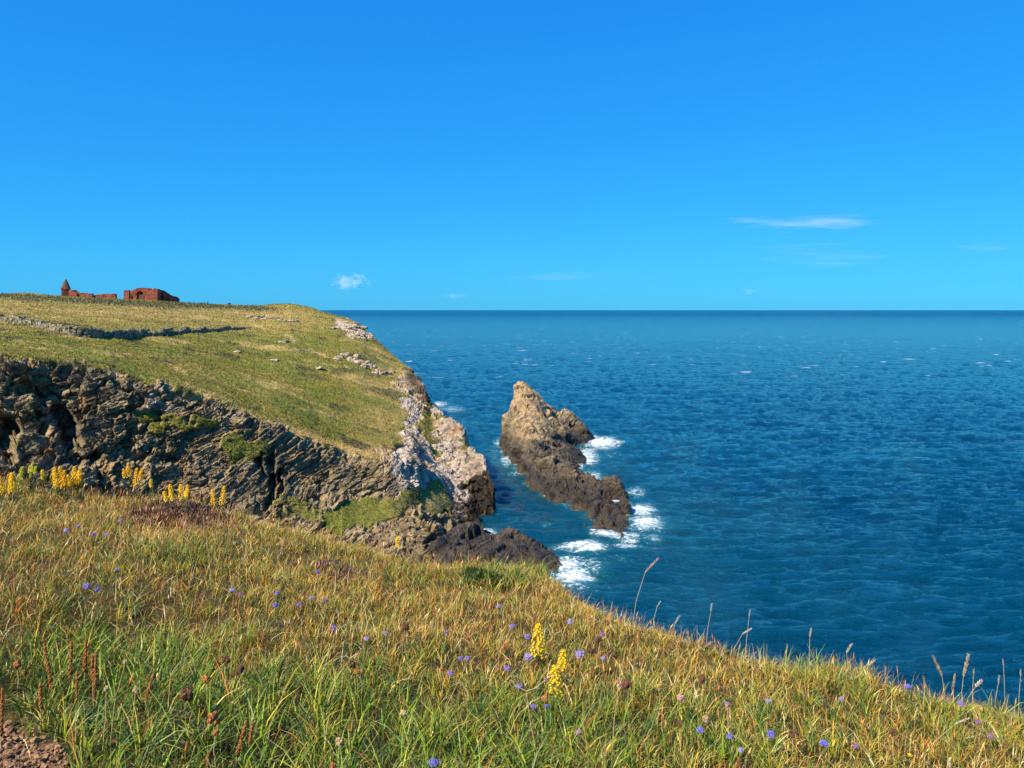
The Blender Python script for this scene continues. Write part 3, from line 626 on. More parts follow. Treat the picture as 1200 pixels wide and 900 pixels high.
# ------------------------------------------------------------------ foreground slope
edge_px = [(-420, 520), (-200, 540), (0, 566), (100, 582), (200, 594), (260, 602), (300, 612), (360, 627), (420, 642), (500, 664), (560, 667), (600, 666), (640, 684), (680, 711), (740, 736), (800, 753), (900, 781), (1000, 798), (1060, 816), (1120, 830), (1200, 842), (1400, 905)]
A_, B_, C_ = 25.45, .153, .12
ex, ey = [], []
for px, py in edge_px:
    u, tt = (px - CX) / F, (py - HY) / F; d = (EYE - A_) / (tt - B_ * u - C_); ex.append(u * d); ey.append(d)
ex = [-60, -25] + ex + [5.6, 7.2, 8.4, 12]; ey = [9, 9.5] + ey + [3.0, .3, -5, -20]
ex = np.array(ex); ey = np.array(ey); o_ = np.argsort(ex); ex, ey = ex[o_], ey[o_]
def ground_z(x, y):
    x = np.atleast_1d(np.asarray(x, float)); y = np.atleast_1d(np.asarray(y, float))
    z = A_ - B_ * np.clip(x, -8, 30) - C_ * np.clip(y, -3, 60)
    ye = pchip(ex, ey, np.clip(x, -60, 12)); sl = np.gradient(ey, ex); m = np.interp(x, ex, sl); s = (y - ye) / np.sqrt(1 + np.clip(m, -2.5, 2.5) ** 2)
    k = np.maximum(0, s + .35); z = z - np.where(k < 2.2, .3 * k * k, .3 * 2.2 ** 2 + 1.4 * (k - 2.2))
    q = np.stack([x, y, 0 * x], 1)
    z = z + .05 * fbm(q / 1.1, 3) + .025 * fbm(q / .33, 2)
    for (mx, my, mr, mh) in mounds: z = z + mh * np.exp(-((x - mx) ** 2 + (y - my) ** 2) / mr ** 2)
    return np.maximum(z, -2)
mounds = []
def on_ground(px, py, h=0.0):
    """where a thing of height h whose top is seen at (px, py) stands"""
    u, tt = (px - CX) / F, (py - HY) / F; d = np.linspace(1.5, 11, 2000)
    g = EYE - tt * d - ground_z(u * d, d) - h; i = int(np.argmax(g < 0)); i = i if g.min() < 0 else int(np.argmin(g))
    return np.array((u * d[i], d[i], ground_z(u * d[i], d[i])[0]))
heather_c = on_ground(212, 606); mounds.append((heather_c[0], heather_c[1] , .42, .16))
g_c = on_ground(565, 678); mounds.append((g_c[0], g_c[1], .25, .06))
for px, py, r_, h_ in [(190, 660, .5, .08), (620, 672, .5, .05), (1000, 800, .5, .05), (330, 640, .5, .05), (450, 690, .6, -.04), (200, 735, .55, -.1), (60, 755, .4, -.06)]:
    a = on_ground(px, py); mounds.append((a[0], a[1], r_, h_))
xs = np.concatenate([np.arange(-60, -9, 1.5), np.arange(-9, 9, .05), np.arange(9, 40, 1.5)]); ys = np.concatenate([np.arange(-40, 1, 1.5), np.arange(1, 11, .05), np.arange(11, 40, .4)])
gx, gy = np.meshgrid(xs, ys, indexing='ij'); gz = ground_z(gx.ravel(), gy.ravel())
q2 = np.stack([gx.ravel(), gy.ravel()], 1)
dirt_px = [(-60, 842), (5, 846), (30, 856), (58, 868), (78, 888), (88, 930), (-60, 980)]
dirt_poly = [on_ground(*a)[:2] for a in dirt_px]
dirt = smooth(.08, -.05, polydist(q2, dirt_poly) + .05 * noise(np.c_[q2 * 6, 0 * q2[:, 0]]))
gz += dirt * (.035 * fbm(np.c_[q2 * 7, 0 * q2[:, 0]], 4) - .02)
mat_soil, t, out = new_mat('turf_soil')
P = t.pos(); s1 = t.noise(P, 9, 6, .65); s2_ = t.noise(P, 45, 5, .7); s3 = t.noise(P, 1.2, 3)
c = t.mix(t.ramp(s1, .35, .65), (.05, .04, .016), (.1, .085, .03)); c = t.mix(t.ramp(s3, .5, .65, 0, .6), c, (.085, .06, .03))
dc = t.mix(t.ramp(s2_, .35, .7), (.12, .06, .03), (.36, .21, .12)); c = t.mix(t.attr('dirt'), c, dc)
rock_f = t.ramp(t.node('ShaderNodeSeparateXYZ', {0: P}).outputs[2], 21.0, 22.6, 1, 0)
c = t.mix(rock_f, c, t.mix(t.noise(P, 1.5, 6, .65), (.07, .06, .05), (.25, .21, .16)))
b = t.node('ShaderNodeBump', {'Height': t.math('ADD', s1, s2_), 'Strength': .9, 'Distance': .03}); pbr(t, out, c, .95, .1, b.outputs[0])
ground = mesh_np('ground', np.stack([gx.ravel(), gy.ravel(), gz], 1), grid_faces(len(xs), len(ys)), mat_soil, dict(dirt=dirt), True)
tag(ground, kind='structure')

# grass: every blade a curved tapering strip
PAL = np.array([(.72, .51, .17), (.60, .34, .04), (.50, .16, .028), (.44, .41, .035), (.19, .29, .025), (.05, .115, .016), (.80, .67, .36), (.18, .055, .03), (.30, .38, .14)])   # straw, gold, rust, olive, green, deep green, pale straw, brown
def blades(x, y, h, w, kind, bend, phi, curve=.0, head=None):
    n = len(x); z = ground_z(x, y) - .012
    T = np.array((0, .35, .7, 1.0)) if head is None else np.array((0, .45, .72, .84, 1.0))
    Wd = np.array((1, .85, .55, .06)) if head is None else np.array((.7, .6, .55, 3.2, .3))
    th = rng.uniform(0, math.pi, n); sx, sy = np.cos(th), np.sin(th); rows = []
    for tt, ww in zip(T, Wd):
        o = bend * tt ** 2
        cx = x + np.cos(phi) * h * o + np.sin(phi) * curve * h * tt * tt; cy = y + np.sin(phi) * h * o; cz = z + h * tt * np.sqrt(np.maximum(.12, 1 - (bend * tt * .8) ** 2)); hw = w * ww / 2
        rows += [np.stack([cx - sx * hw, cy - sy * hw, cz], 1), np.stack([cx + sx * hw, cy + sy * hw, cz], 1)]
    k = len(rows); V = np.stack(rows, 1).reshape(-1, 3); b0 = np.arange(n)[:, None] * k
    fs = np.concatenate([b0 + np.array((2*i, 2*i + 1, 2*i + 3, 2*i + 2)) for i in range(len(T) - 1)], 0)
    c = PAL[kind] * rng.uniform(.55, 1.25, (n, 1)) * (1 + rng.normal(0, .06, (n, 3))); Cc = np.repeat(c[:, None], k, 1)
    if head is not None: Cc[:, 6:] = (PAL[head] * rng.uniform(.7, 1.3, (n, 1)))[:, None]
    else:
        Cc[:, :2] = Cc[:, :2] * .6 + np.array((.30, .22, .08)) * .25     # pale dry sheath at the foot
        tip = rng.random(n) < .4; Cc[tip, 6:] = (Cc[tip, 6:] + PAL[0]) / 2
    return V, fs, np.clip(Cc.reshape(-1, 3), 0, 1)
def edge_s(x, y): return y - pchip(ex, ey, np.clip(x, -60, 12))
def scatter(n):
    m_ = int(n * 1.02); y = np.sqrt(rng.uniform(1.9 ** 2, 9.6 ** 2, m_)); x = rng.uniform(-.84, .84, m_) * y
    k_ = int(n * .42); xa, ya = rng.uniform(-14, 9, k_), rng.uniform(-2.5, 10, k_); o = (ya < 1.9) | (np.abs(xa) > .8 * ya); x = np.concatenate([x, xa[o]]); y = np.concatenate([y, ya[o]])
    s = edge_s(x, y); k = s < .9; return x[k], y[k]
def to_px(x, y, z): return CX + x / y * F, HY + (EYE - z) / y * F
def lushness(x, y):
    z = ground_z(x, y); px, py = to_px(x, np.maximum(y, .5), z); q = np.stack([x, y, 0 * x], 1)
    v = .62 * fbm(q / .75, 3) + .16 * fbm(q / .22 + 7, 2)
    g = lambda cx, cy, rx, ry, a: a * np.exp(-(((px - cx) / rx) ** 2 + ((py - cy) / ry) ** 2))
    v = v + g(250, 860, 260, 80, 1.3) + g(560, 920, 330, 85, .6) + g(950, 870, 260, 50, .2) + g(80, 790, 110, 45, .7) + g(560, 900, 220, 60, .6) + g(215, 655, 80, 18, .8) + g(560, 680, 60, 18, .5) + g(960, 800, 60, 25, .5) + g(1010, 870, 120, 40, .15) + g(620, 670, 60, 15, .3) - g(150, 620, 160, 40, .35) - g(400, 660, 200, 40, .25) - g(720, 745, 260, 40, .25) - g(212, 604, 70, 22, .8) - g(530, 760, 120, 40, .1)
    return v, px, py
Vs, Fs, Cs = [], [], []; nb = 0
def put(b):
    global nb
    V, f, c = b; Vs.append(V); Fs.append(f + nb); Cs.append(c); nb += len(V)
def kinds(v, n, x=None, y=None):
    r = rng.random(n); r2 = rng.random(n)
    k = np.where(r2 < .24, 1, np.where(r2 < .38, 2, np.where(r2 < .72, 3, np.where(r2 < .86, 0, np.where(r2 < .93, 6, 7)))))
    g = np.where(r2 < .30, 4, np.where(r2 < .68, 5, np.where(r2 < .85, 3, 8)))
    if x is not None:
        ru = fbm(np.stack([x, y, 0 * x], 1) / .42 + 90, 3); k = np.where((ru > .25) & (rng.random(n) < .55), np.where(rng.random(n) < .65, 2, 7), k); k = np.where((ru < -.45) & (rng.random(n) < .5), np.where(rng.random(n) < .6, 6, 8), k); v = v - .45 * (ru > .25)
    return np.where(r < np.clip(.52 + .40 * v, .16, .86), g, k)
def wind(n): return rng.uniform(0, 2 * math.pi, n)
# short dense sward
x, y = scatter(230000); v, px, py = lushness(x, y); dd = polydist(np.stack([x, y], 1), dirt_poly)
hm = np.hypot((x - heather_c[0]) / .5, (y - heather_c[1]) / .38)
keep = ((dd > 0) | (rng.random(len(x)) < .04)) & ((hm > 1) | (rng.random(len(x)) < .25)); x, y, v = x[keep], y[keep], v[keep]; n = len(x)
hmul = np.clip(.9 + .5 * fbm(np.stack([x, y, 0 * x], 1) / .5 + 3, 2) + .25 * v, .45, 1.7)
gap = fbm(np.stack([x, y, 0 * x], 1) / .13 + 31, 2) + .5 * fbm(np.stack([x, y, 0 * x], 1) / .5 + 61, 2)
keep = (gap > -.25 - .15 * np.clip(v, -1, .5)) | (rng.random(n) < .15); x, y, v, hmul = x[keep], y[keep], v[keep], hmul[keep]; n = len(x)
put(blades(x, y, rng.uniform(.03, .085, n) * hmul, rng.uniform(.0022, .0052, n), kinds(v, n, x, y), rng.uniform(.15, 1.1, n), wind(n), rng.normal(0, .2, n)))
# tufts
x0, y0 = scatter(4200); v0, _, _ = lushness(x0, y0); hm = np.hypot((x0 - heather_c[0]) / .5, (y0 - heather_c[1]) / .38); k = (polydist(np.stack([x0, y0], 1), dirt_poly) > .03) & (hm > 1); x0, y0, v0 = x0[k], y0[k], v0[k]
m = 22; n = len(x0) * m; rr = rng.uniform(0, .05, n); ph = rng.uniform(0, 2 * math.pi, n); tb = np.repeat(rng.uniform(.06, .15, len(x0)) * np.clip(1 + .55 * v0, .75, 1.7), m)
kk = kinds(np.repeat(v0, m) + np.repeat(rng.normal(0, .35, len(x0)), m), n)
put(blades(np.repeat(x0, m) + rr * np.cos(ph), np.repeat(y0, m) + rr * np.sin(ph), tb * rng.uniform(.6, 1.1, n), rng.uniform(.0024, .0055, n) * np.repeat(np.clip(1 + .5 * v0, .8, 1.7), m), kk, rng.uniform(.2, 1.1, n), ph + rng.normal(0, .7, n), rng.normal(0, .25, n)))
# flattened straw and brown litter
x, y = scatter(26000); v, px, py = lushness(x, y); k = (rng.random(len(x)) < np.clip(.9 - .8 * v, .1, 1)) & (polydist(np.stack([x, y], 1), dirt_poly) > .02); x, y = x[k], y[k]; n = len(x)
put(blades(x, y, rng.uniform(.06, .13, n), rng.uniform(.0025, .005, n), rng.choice([0, 6, 1, 2, 7], n, p=[.28, .17, .2, .2, .15]), rng.uniform(.9, 1.25, n), wind(n), rng.normal(0, .3, n)))
# broad lush blades low in the picture
x, y = scatter(26000); v, px, py = lushness(x, y); k = (v > .5) & (polydist(np.stack([x, y], 1), dirt_poly) > .03); x, y = x[k], y[k]; n = len(x)
put(blades(x, y, rng.uniform(.1, .24, n), rng.uniform(.004, .009, n), np.where(rng.random(n) < .5, 5, 4), rng.uniform(.2, .9, n), rng.normal(.2, 1.3, n), rng.normal(0, .3, n)))
# thin dry bents, some with a small seed head
x, y = scatter(15000); v, px, py = lushness(x, y); k = (rng.random(len(x)) < np.clip(.85 - .6 * v, .1, 1)) & (polydist(np.stack([x, y], 1), dirt_poly) > .02) & (edge_s(x, y) < .25); x, y = x[k], y[k]; n = len(x)
put(blades(x, y, rng.uniform(.08, .19, n), rng.uniform(.0018, .0036, n), rng.choice([0, 1, 2, 6], n, p=[.35, .3, .2, .15]), rng.uniform(.05, .6, n), rng.normal(.2, 1.2, n)))
x, y = scatter(14000); v, px, py = lushness(x, y); k = (rng.random(len(x)) < np.clip(.8 - .5 * v, .15, 1)) & (polydist(np.stack([x, y], 1), dirt_poly) > .02) & (edge_s(x, y) < .1); x, y = x[k], y[k]; n = len(x)
put(blades(x, y, rng.uniform(.08, .18, n), rng.uniform(.0016, .0026, n), rng.choice([0, 1, 2], n), rng.uniform(.05, .5, n), rng.normal(.2, 1.2, n), 0, rng.choice([2, 7, 0, 1], n, p=[.35, .35, .15, .15])))
mat_grass, t, out = new_mat('grass_blades')
ca = t.attr('tint', 'Color')
p_ = pbr(t, out, ca, .55, .25); tr = t.node('ShaderNodeBsdfTranslucent', {'Color': ca}); mx = t.node('ShaderNodeMixShader', {0: .15})
t.l.new(p_.outputs[0], mx.inputs[1]); t.l.new(tr.outputs[0], mx.inputs[2]); t.l.new(mx.outputs[0], out.inputs[0])
tag(mesh_np('grass', np.concatenate(Vs), np.concatenate(Fs), mat_grass, dict(tint=np.concatenate(Cs))), 'long golden and green grass covering the foreground slope', 'grass', None, 'stuff')

tag(mesh_np('turf_tussocks', TUFT[0], TUFT[1], mat_grass, dict(tint=TUFT[2])), 'short tussocky turf covering the headland', 'turf', None, 'stuff')
# ------------------------------------------------------------------ flowers and seed heads
M = dict(stem=simple('green_stem', (.12, .15, .04), .6, .2, .3, 40, .15), straw=simple('straw_stem', (.5, .4, .2), .7, .2, .2, 60, .2), leaf=simple('dark_leaf', (.05, .085, .025), .55, .3, .4, 30, .25),
         yellow=simple('yellow_petals', (.82, .55, .015), .6, .2, .15, 90, .25), orange=simple('orange_yellow_petals', (.82, .47, .015), .6, .2, .2, 90, .25), lime=simple('yellow_green_buds', (.5, .5, .04), .6, .2, .3, 90, .25),
         violet=simple('violet_petals', (.30, .23, .56), .6, .2, .25, 120, .3), blue=simple('blue_violet_petals', (.21, .21, .66), .6, .2, .2, 120, .3), lilac=simple('lilac_petals', (.42, .34, .6), .6, .2, .2, 120, .3), mauve=simple('mauve_petals', (.33, .16, .36), .65, .2, .25, 120, .2),
         rust=simple('rust_seed', (.3, .115, .035), .8, .15, .45, 150), brown=simple('brown_seed', (.11, .055, .03), .8, .15, .45, 150), tan=simple('tan_seed', (.48, .35, .19), .8, .15, .3, 150, .15), pale=simple('pale_seed', (.5, .44, .33), .8, .15, .25, 150, .25), pink=simple('pink_brown_seed', (.42, .25, .19), .8, .15, .3, 150, .15))
def curve(h, lean, ph, n=6): return [np.array((math.cos(ph) * lean * h * (i / n) ** 1.7, math.sin(ph) * lean * h * (i / n) ** 1.7, h * i / n * (1 - .15 * lean * (i / n)))) for i in range(n + 1)]
def floret(mb, c, nrm, r, q, k=5):
    nrm = np.array(nrm, float); nrm /= np.linalg.norm(nrm); a = np.cross(nrm, (.2, .5, .83)); a /= np.linalg.norm(a); b = np.cross(nrm, a); a0 = q.uniform(0, 6.3)
    vs = [c]; fs = []
    for j in range(k):
        for da, rr in ((-.5, .75), (0, 1.0), (.5, .75)):
            an = a0 + 2 * math.pi * j / k + da * 1.0; vs.append(c + r * rr * (math.cos(an) * a + math.sin(an) * b) + nrm * r * .35)
        fs += [(0, 3*j + 1, 3*j + 2), (0, 3*j + 2, 3*j + 3)]
    mb.add(vs, fs)
def goldenrod(spikes, label, mats=('yellow',), leaves=14, seed=0, group='yellow goldenrod along the cliff edge'):
    """spikes: (px, py of the top, spike length px)"""
    q = random.Random(seed); mx_, my_, L0 = [sum(s[i] for s in spikes) / len(spikes) for i in range(3)]
    hh = .26; base = on_ground(mx_, my_, hh)
    root = tag(empty('goldenrod', base), label, 'wildflower', group); k = base[1] / F; fol = MB(); st = MB()
    for i, (px, py, L) in enumerate(spikes):
        top = np.array(((px - CX) * k, base[1] + q.uniform(-.06, .06), EYE - (py - HY) * k)) - base; L = L * k
        foot = np.array((top[0] * .35, top[1] * .4, -.03)); ax = top - foot; up = ax / np.linalg.norm(ax); hgt = np.linalg.norm(ax)
        st.tube([foot, foot + ax * .5 + np.array((q.uniform(-.01, .01), 0, 0)), top - up * L * .1], [.0035, .003, .0016])
        for j in range(leaves):
            s = q.uniform(.02, max(.1, 1 - L / hgt * .9)); ph = q.uniform(0, 6.3); fol.leaf(foot + ax * s, (math.cos(ph), math.sin(ph), .55), q.uniform(.045, .085) * (1.2 - .5 * s), q.uniform(.012, .02), .35)
        fl = MB(); nfl = int(60 * min(2, max(.6, L / .1)))
        for j in range(nfl):
            s = (j + q.random()) / nfl; rad = (.23 if base[1] < 6 else .16) * L * (1 - s) ** .55 * (.75 + .5 * q.random()) + .003; ph = j * 2.4 + q.uniform(-.3, .3)
            c = top - up * L * (1 - s) + np.array((math.cos(ph) * rad, math.sin(ph) * rad, 0)); floret(fl, c, (math.cos(ph), math.sin(ph), .6 + s), q.uniform(.006, .0095), q)
        fl.tube([top - up * L, top - up * L * .5, top - up * L * .05], [.006, .006, .003]); fl.build('flower_spike', M[mats[i % len(mats)]], root)
    st.build('stem', M['stem'], root); fol.build('foliage', M['leaf'], root)
goldenrod([(3, 557, 20), (10, 555, 24), (18, 553, 23), (26, 547, 26)], 'goldenrod clump of four yellow spikes at the left border of the picture', seed=1, mats=('yellow', 'orange', 'yellow', 'lime'))
goldenrod([(31, 547, 9), (37, 543, 10), (43, 546, 9), (33, 555, 7)], 'leafy dark goldenrod with small yellow green tips, hardly in bloom', ('lime',), 30, 2)
goldenrod([(52, 550, 16), (60, 549, 20)], 'goldenrod with two spikes, just right of the leafy unopened one', ('yellow', 'orange'), 14, 3)
goldenrod([(66, 549, 22), (71, 546, 26), (76, 551, 18), (77, 561, 12)], 'fullest goldenrod clump of the edge row with orange yellow spikes', ('yellow', 'orange', 'orange', 'orange'), 16, 4)
goldenrod([(86, 547, 22), (91, 552, 36), (95, 548, 20), (83, 555, 14)], 'goldenrod with one long hanging orange spike beside the fullest clump', ('yellow', 'orange', 'orange', 'yellow'), 16, 5)
goldenrod([(148, 543, 17), (144, 550, 10), (157, 550, 22), (166, 549, 14)], 'ragged orange goldenrod with dark leaves left of the mound, against slabs', ('orange',), 22, 6)
goldenrod([(178, 561, 9)], 'smallest goldenrod, one stubby yellow spike at the edge row', ('yellow',), 8, 7)
goldenrod([(194, 575, 12), (200, 567, 19), (209, 569, 18), (219, 569, 13), (223, 572, 10)], 'goldenrod standing on top of the brown heather mound', ('yellow', 'yellow', 'yellow', 'orange'), 8, 8)
goldenrod([(249, 573, 20), (262, 570, 22)], 'goldenrod with two spikes at the right foot of the heather mound', ('orange',), 10, 9)
goldenrod([(465.5, 629, 11)], 'single tiny yellow spike at cliff edge before grey rock', ('yellow',), 6, 10)
goldenrod([(631, 730, 38)], 'tall single yellow goldenrod spike in the middle of the slope', ('yellow',), 10, 11, 'yellow goldenrod in the middle of the slope')
goldenrod([(660, 761, 22), (650, 781, 34)], 'goldenrod with two stacked broad spikes below the tall single spike', ('yellow',), 14, 12, 'yellow goldenrod in the middle of the slope')

def scabious(px, py, size, label, tone='violet', h=.135, seed=0):
    base = on_ground(px, py, h); q = random.Random(int(px * 7 + py)); k = base[1] / F; r = size / 2 * k * .9
    root = tag(empty('scabious', base), label, 'wildflower', 'violet scabious flowers in the grass'); ph = q.uniform(0, 6.3); c = curve(h, .22, ph); off = -c[-1] * (1, 1, 0); c = [p + off * (i / 6 * 1.0) for i, p in enumerate(c)]
    m = MB(); m.tube([p + (0, 0, -.02 if i == 0 else 0) for i, p in enumerate(c)], [.0018] * 7); m.build('stem', M['stem'], root)
    m = MB(); top = c[-1]; n = 34
    for j in range(n):
        th = math.acos(1 - 1.25 * (j + .5) / n); p2 = j * 2.39996; nn = np.array((math.sin(th) * math.cos(p2), math.sin(th) * math.sin(p2), math.cos(th)))
        floret(m, top + nn * r * (.66, .66, .5) * q.uniform(.75, 1.2), nn + np.array([q.gauss(0, .35) for _ in range(3)]), r * q.uniform(.26, .46), q, 4)
    m.build('flower_head', M[tone], root)
    m = MB(); m.blob(top + (0, 0, -.1 * r), r * .55, int(px), (1, 1, .7)); m.build('calyx', M['stem'], root)
SC = [(508, 893, 15, 'largest bright blue scabious, at the bottom edge of the picture', 'blue'), (528, 788, 9, 'scabious on its own before a long orange straw, mid slope', 'violet'), (539.5, 771, 8, 'left flower of the close violet pair in mid slope', 'violet'), (547.5, 770.5, 8, 'right flower of the close violet pair in mid slope', 'violet'),
      (523, 741, 7, 'small mauve scabious up slope from the close violet pair', 'mauve'), (450.6, 741.5, 7, 'small pale scabious with dark eye in yellow grass, mid slope', 'lilac'), (429, 748, 8, 'faded lilac scabious between two darker violet ones', 'lilac'), (391.5, 735.5, 9, 'deep violet scabious on top of a bundle of straw stems', 'violet'),
      (350, 708, 7, 'violet scabious beside a slanting pale grass in the upper slope', 'violet'), (381, 703, 7, 'mauve scabious at the tip of a leaning straw', 'mauve'), (325, 694.5, 8, 'upper of two scabious standing one above the other', 'violet'), (323, 708.5, 8, 'lower of two scabious standing one above the other', 'blue'), (365, 700, 6, 'pale scabious head right of the one-above-other pair', 'lilac'),
      (101, 687, 11, 'broad violet scabious in rough grass below the heather mound', 'violet'), (114, 690, 7, 'small bluish scabious touching a broad violet one at left', 'blue'), (109, 626, 7, 'deep violet scabious in the row of four below the yellow flowers', 'violet'), (78, 621, 7, 'greyish scabious at the left end of the row of four', 'lilac'), (91, 616, 7, 'greyish scabious uppermost in the row of four below the yellow flowers', 'lilac'), (125, 626, 6, 'pale scabious at the right end of the row of four', 'lilac'), (141, 610, 6, 'small lilac scabious by the left foot of the heather mound', 'lilac'), (137, 667, 6, 'lilac scabious on the bright green hummock', 'lilac'),
      (272, 691.5, 9, 'lilac scabious below a bare brown patch, left of two', 'lilac'), (282, 695, 7, 'dull violet scabious below a bare brown patch, right of two', 'mauve'), (373, 670, 7, 'lone violet scabious under the mauve heather cluster', 'blue'), (585, 710, 7, 'pale lilac scabious near a tall straw in the upper centre', 'lilac'), (600, 733, 8, 'violet scabious up and left of the tall goldenrod spike', 'violet'),
      (618, 746, 9, 'violet scabious touching the tall goldenrod spike on its left', 'violet'), (618.5, 769.5, 13, 'large pale scabious at the foot of the tall goldenrod spike', 'lilac'), (594.5, 783, 10, 'violet scabious on a straw left of the goldenrods', 'violet'), (608.5, 804, 10, 'violet scabious above the curved pale stem', 'violet'), (641, 795, 5, 'tiny purple bud against the stacked goldenrod', 'mauve'), (680, 766, 14, 'widest pale scabious, right of the stacked goldenrod', 'lilac'), (707, 771, 7, 'small pale scabious on a curved stalk right of the widest one', 'lilac'), (668, 728, 9, 'dull lilac scabious above the widest pale one', 'lilac'), (706, 743, 8, 'dull lilac scabious among brown heads below the cliff lip', 'mauve'), (625, 827, 8, 'violet scabious below the goldenrods on a white stalk', 'violet'), (641, 827, 7, 'dark violet scabious just under a rust seed head', 'blue'), (727, 802, 6, 'magenta tinged scabious beside the long upright straw', 'mauve'),
      (820.7, 855, 10, 'blue scabious next to a brown drumstick head', 'blue'), (855.5, 862, 9, 'blue scabious at the foot of a dry spike', 'blue'), (868, 878, 9, 'lilac scabious lowest of the three around the dry spike', 'lilac'), (903.5, 860, 12, 'large blue scabious in the lower right grass, left of two', 'blue'), (965.5, 870.5, 12, 'large blue scabious in the lower right grass, right of two', 'blue'), (900.6, 821, 8, 'lilac scabious above the large blue pair', 'lilac'), (986, 819, 8, 'lilac scabious in light green grass near the lip', 'lilac'), (852, 824, 7, 'lilac flower at the tip of the dry spike', 'lilac'), (1003.5, 874, 9, 'mauve scabious right of the large blue pair', 'mauve'), (1146, 845, 8, 'mauve scabious below the cliff lip seed heads', 'mauve'), (1126, 824, 10, 'violet scabious at the foot of the tallest tan seed head', 'violet'), (1064, 804, 8, 'blue scabious on the cliff lip against the sea', 'blue'), (1161, 862, 9, 'mauve scabious in the pale dry tangle near the right border', 'mauve')]
for s_ in SC: scabious(*s_)
# yellow hawkbit
b_ = on_ground(1066, 886, .1); r_ = tag(empty('hawkbit', b_), 'single yellow dandelion-like flower low in the right grass', 'wildflower'); q = random.Random(3)
m = MB(); m.tube([(0, 0, -.02), (.005, 0, .05), (0, 0, .1)], .0018); m.build('stem', M['stem'], r_)
m = MB()
for j in range(34):
    an = j * 2.4; rr = .011 * (1 - .5 * (j % 3) / 3); m.leaf((0, 0, .1), (math.cos(an), math.sin(an) - .35, .35 + .3 * (j % 3)), rr * 1.6, .005, .1)
m.build('flower_head', M['yellow'], r_)

def spike(top, bot, label, mat='rust', w=5.5, name='seed_spike', group='rust brown seed spikes in the lower left grass', extra=.08):
    """upright brown spike between two pixels"""
    (x1, y1), (x0, y0) = top, bot; q = random.Random(int(x1 * 3 + y1)); h = .18; base = on_ground(x0, y0, .06); k = base[1] / F
    T = np.array(((x1 - CX) * k, base[1], EYE - (y1 - HY) * k)) - base; B = np.array(((x0 - CX) * k, base[1], EYE - (y0 - HY) * k)) - base
    root = tag(empty(name, base), label, 'seed head', group); L = np.linalg.norm(T - B); d = (T - B) / L
    m = MB(); m.tube([np.array((B[0] * .6, 0, -.03)), B, T - d * L * .05], [.002, .002, .0015]); m.build('stem', M['straw'], root)
    m = MB(); n = max(18, int(L / .0025)); r0 = w / 2 * k
    for j in range(n):
        s = (j + q.random()) / n; ph = j * 2.4; rr = r0 * .62 * (1 - .55 * s) * q.uniform(.6, 1.15)
        m.blob(B + (T - B) * s + np.array((math.cos(ph) * rr, math.sin(ph) * rr, 0)), r0 * q.uniform(.32, .55), j, (1, 1, 1.3), 5, 3)
    m.build('seed_head', M[mat], root)
for a in [((52, 754), (61, 808), 'leftmost tall rust spike of the group above the dark leaf rosette'), ((84, 752), (82, 798), 'straight rust spike in the middle of the dark shaded grass'), ((101, 748), (99, 786), 'rust spike highest of the group, right of the straight one'),
          ((108, 766), (109, 798), 'thin rust spike touching the longest one'), ((113, 763), (110, 823), 'longest rust spike of the shaded group'), ((90, 788), (90, 817), 'short rust spike below the straight one', 'rust', 4.5), ((47, 800), (48, 830), 'short rust spike above the bare earth'), ((3, 807), (1, 862), 'rust spike cut by the left border beside bare earth'),
          ((179, 791), (171, 818), 'slanting rust spike right of the shaded group'), ((289, 844), (277, 886), 'left of two slanting tan rust spikes low in the green grass'), ((296, 847), (291, 880), 'right of two slanting tan rust spikes low in the green grass'), ((145, 738), (143, 758), 'small dark spike at the top of the shaded grass', 'brown', 4),
          ((245, 880), (243, 899), 'rust spike rising from the bottom edge in bright green blades'), ((1113, 0 + 888), (1112, 899), 'pale bent seed head at the bottom edge near the right', 'pale', 5), ((852, 826), (854, 852), 'dry mauve brown spike with a lilac tip, lower right', 'pink', 3.5)]: spike(*a)
def drum(px, py, size, label, mat='brown', h=.15, foot=None, group='dried flower heads in the grass'):
    base = on_ground(px, py, h) if foot is None else on_ground(*foot); q = random.Random(int(px + py * 3)); k = base[1] / F; top = np.array(((px - CX) * k, base[1], EYE - (py - HY) * k)) - base
    root = tag(empty('dried_flower', base), label, 'seed head', group); m = MB(); m.tube([(0, 0, -.02), top * .5 + (q.uniform(-.01, .01), 0, .01), top], [.002, .0018, .0015]); m.build('stem', M['straw'], root)
    m = MB(); r = size / 2 * k
    for j in range(26):
        v = np.array([q.gauss(0, 1) for _ in range(3)]); v /= np.linalg.norm(v); m.blob(top + v * r * q.uniform(.3, .75), r * q.uniform(.28, .5), j, (1, 1, 1.2), 5, 3)
    m.build('seed_head', M[mat], root)
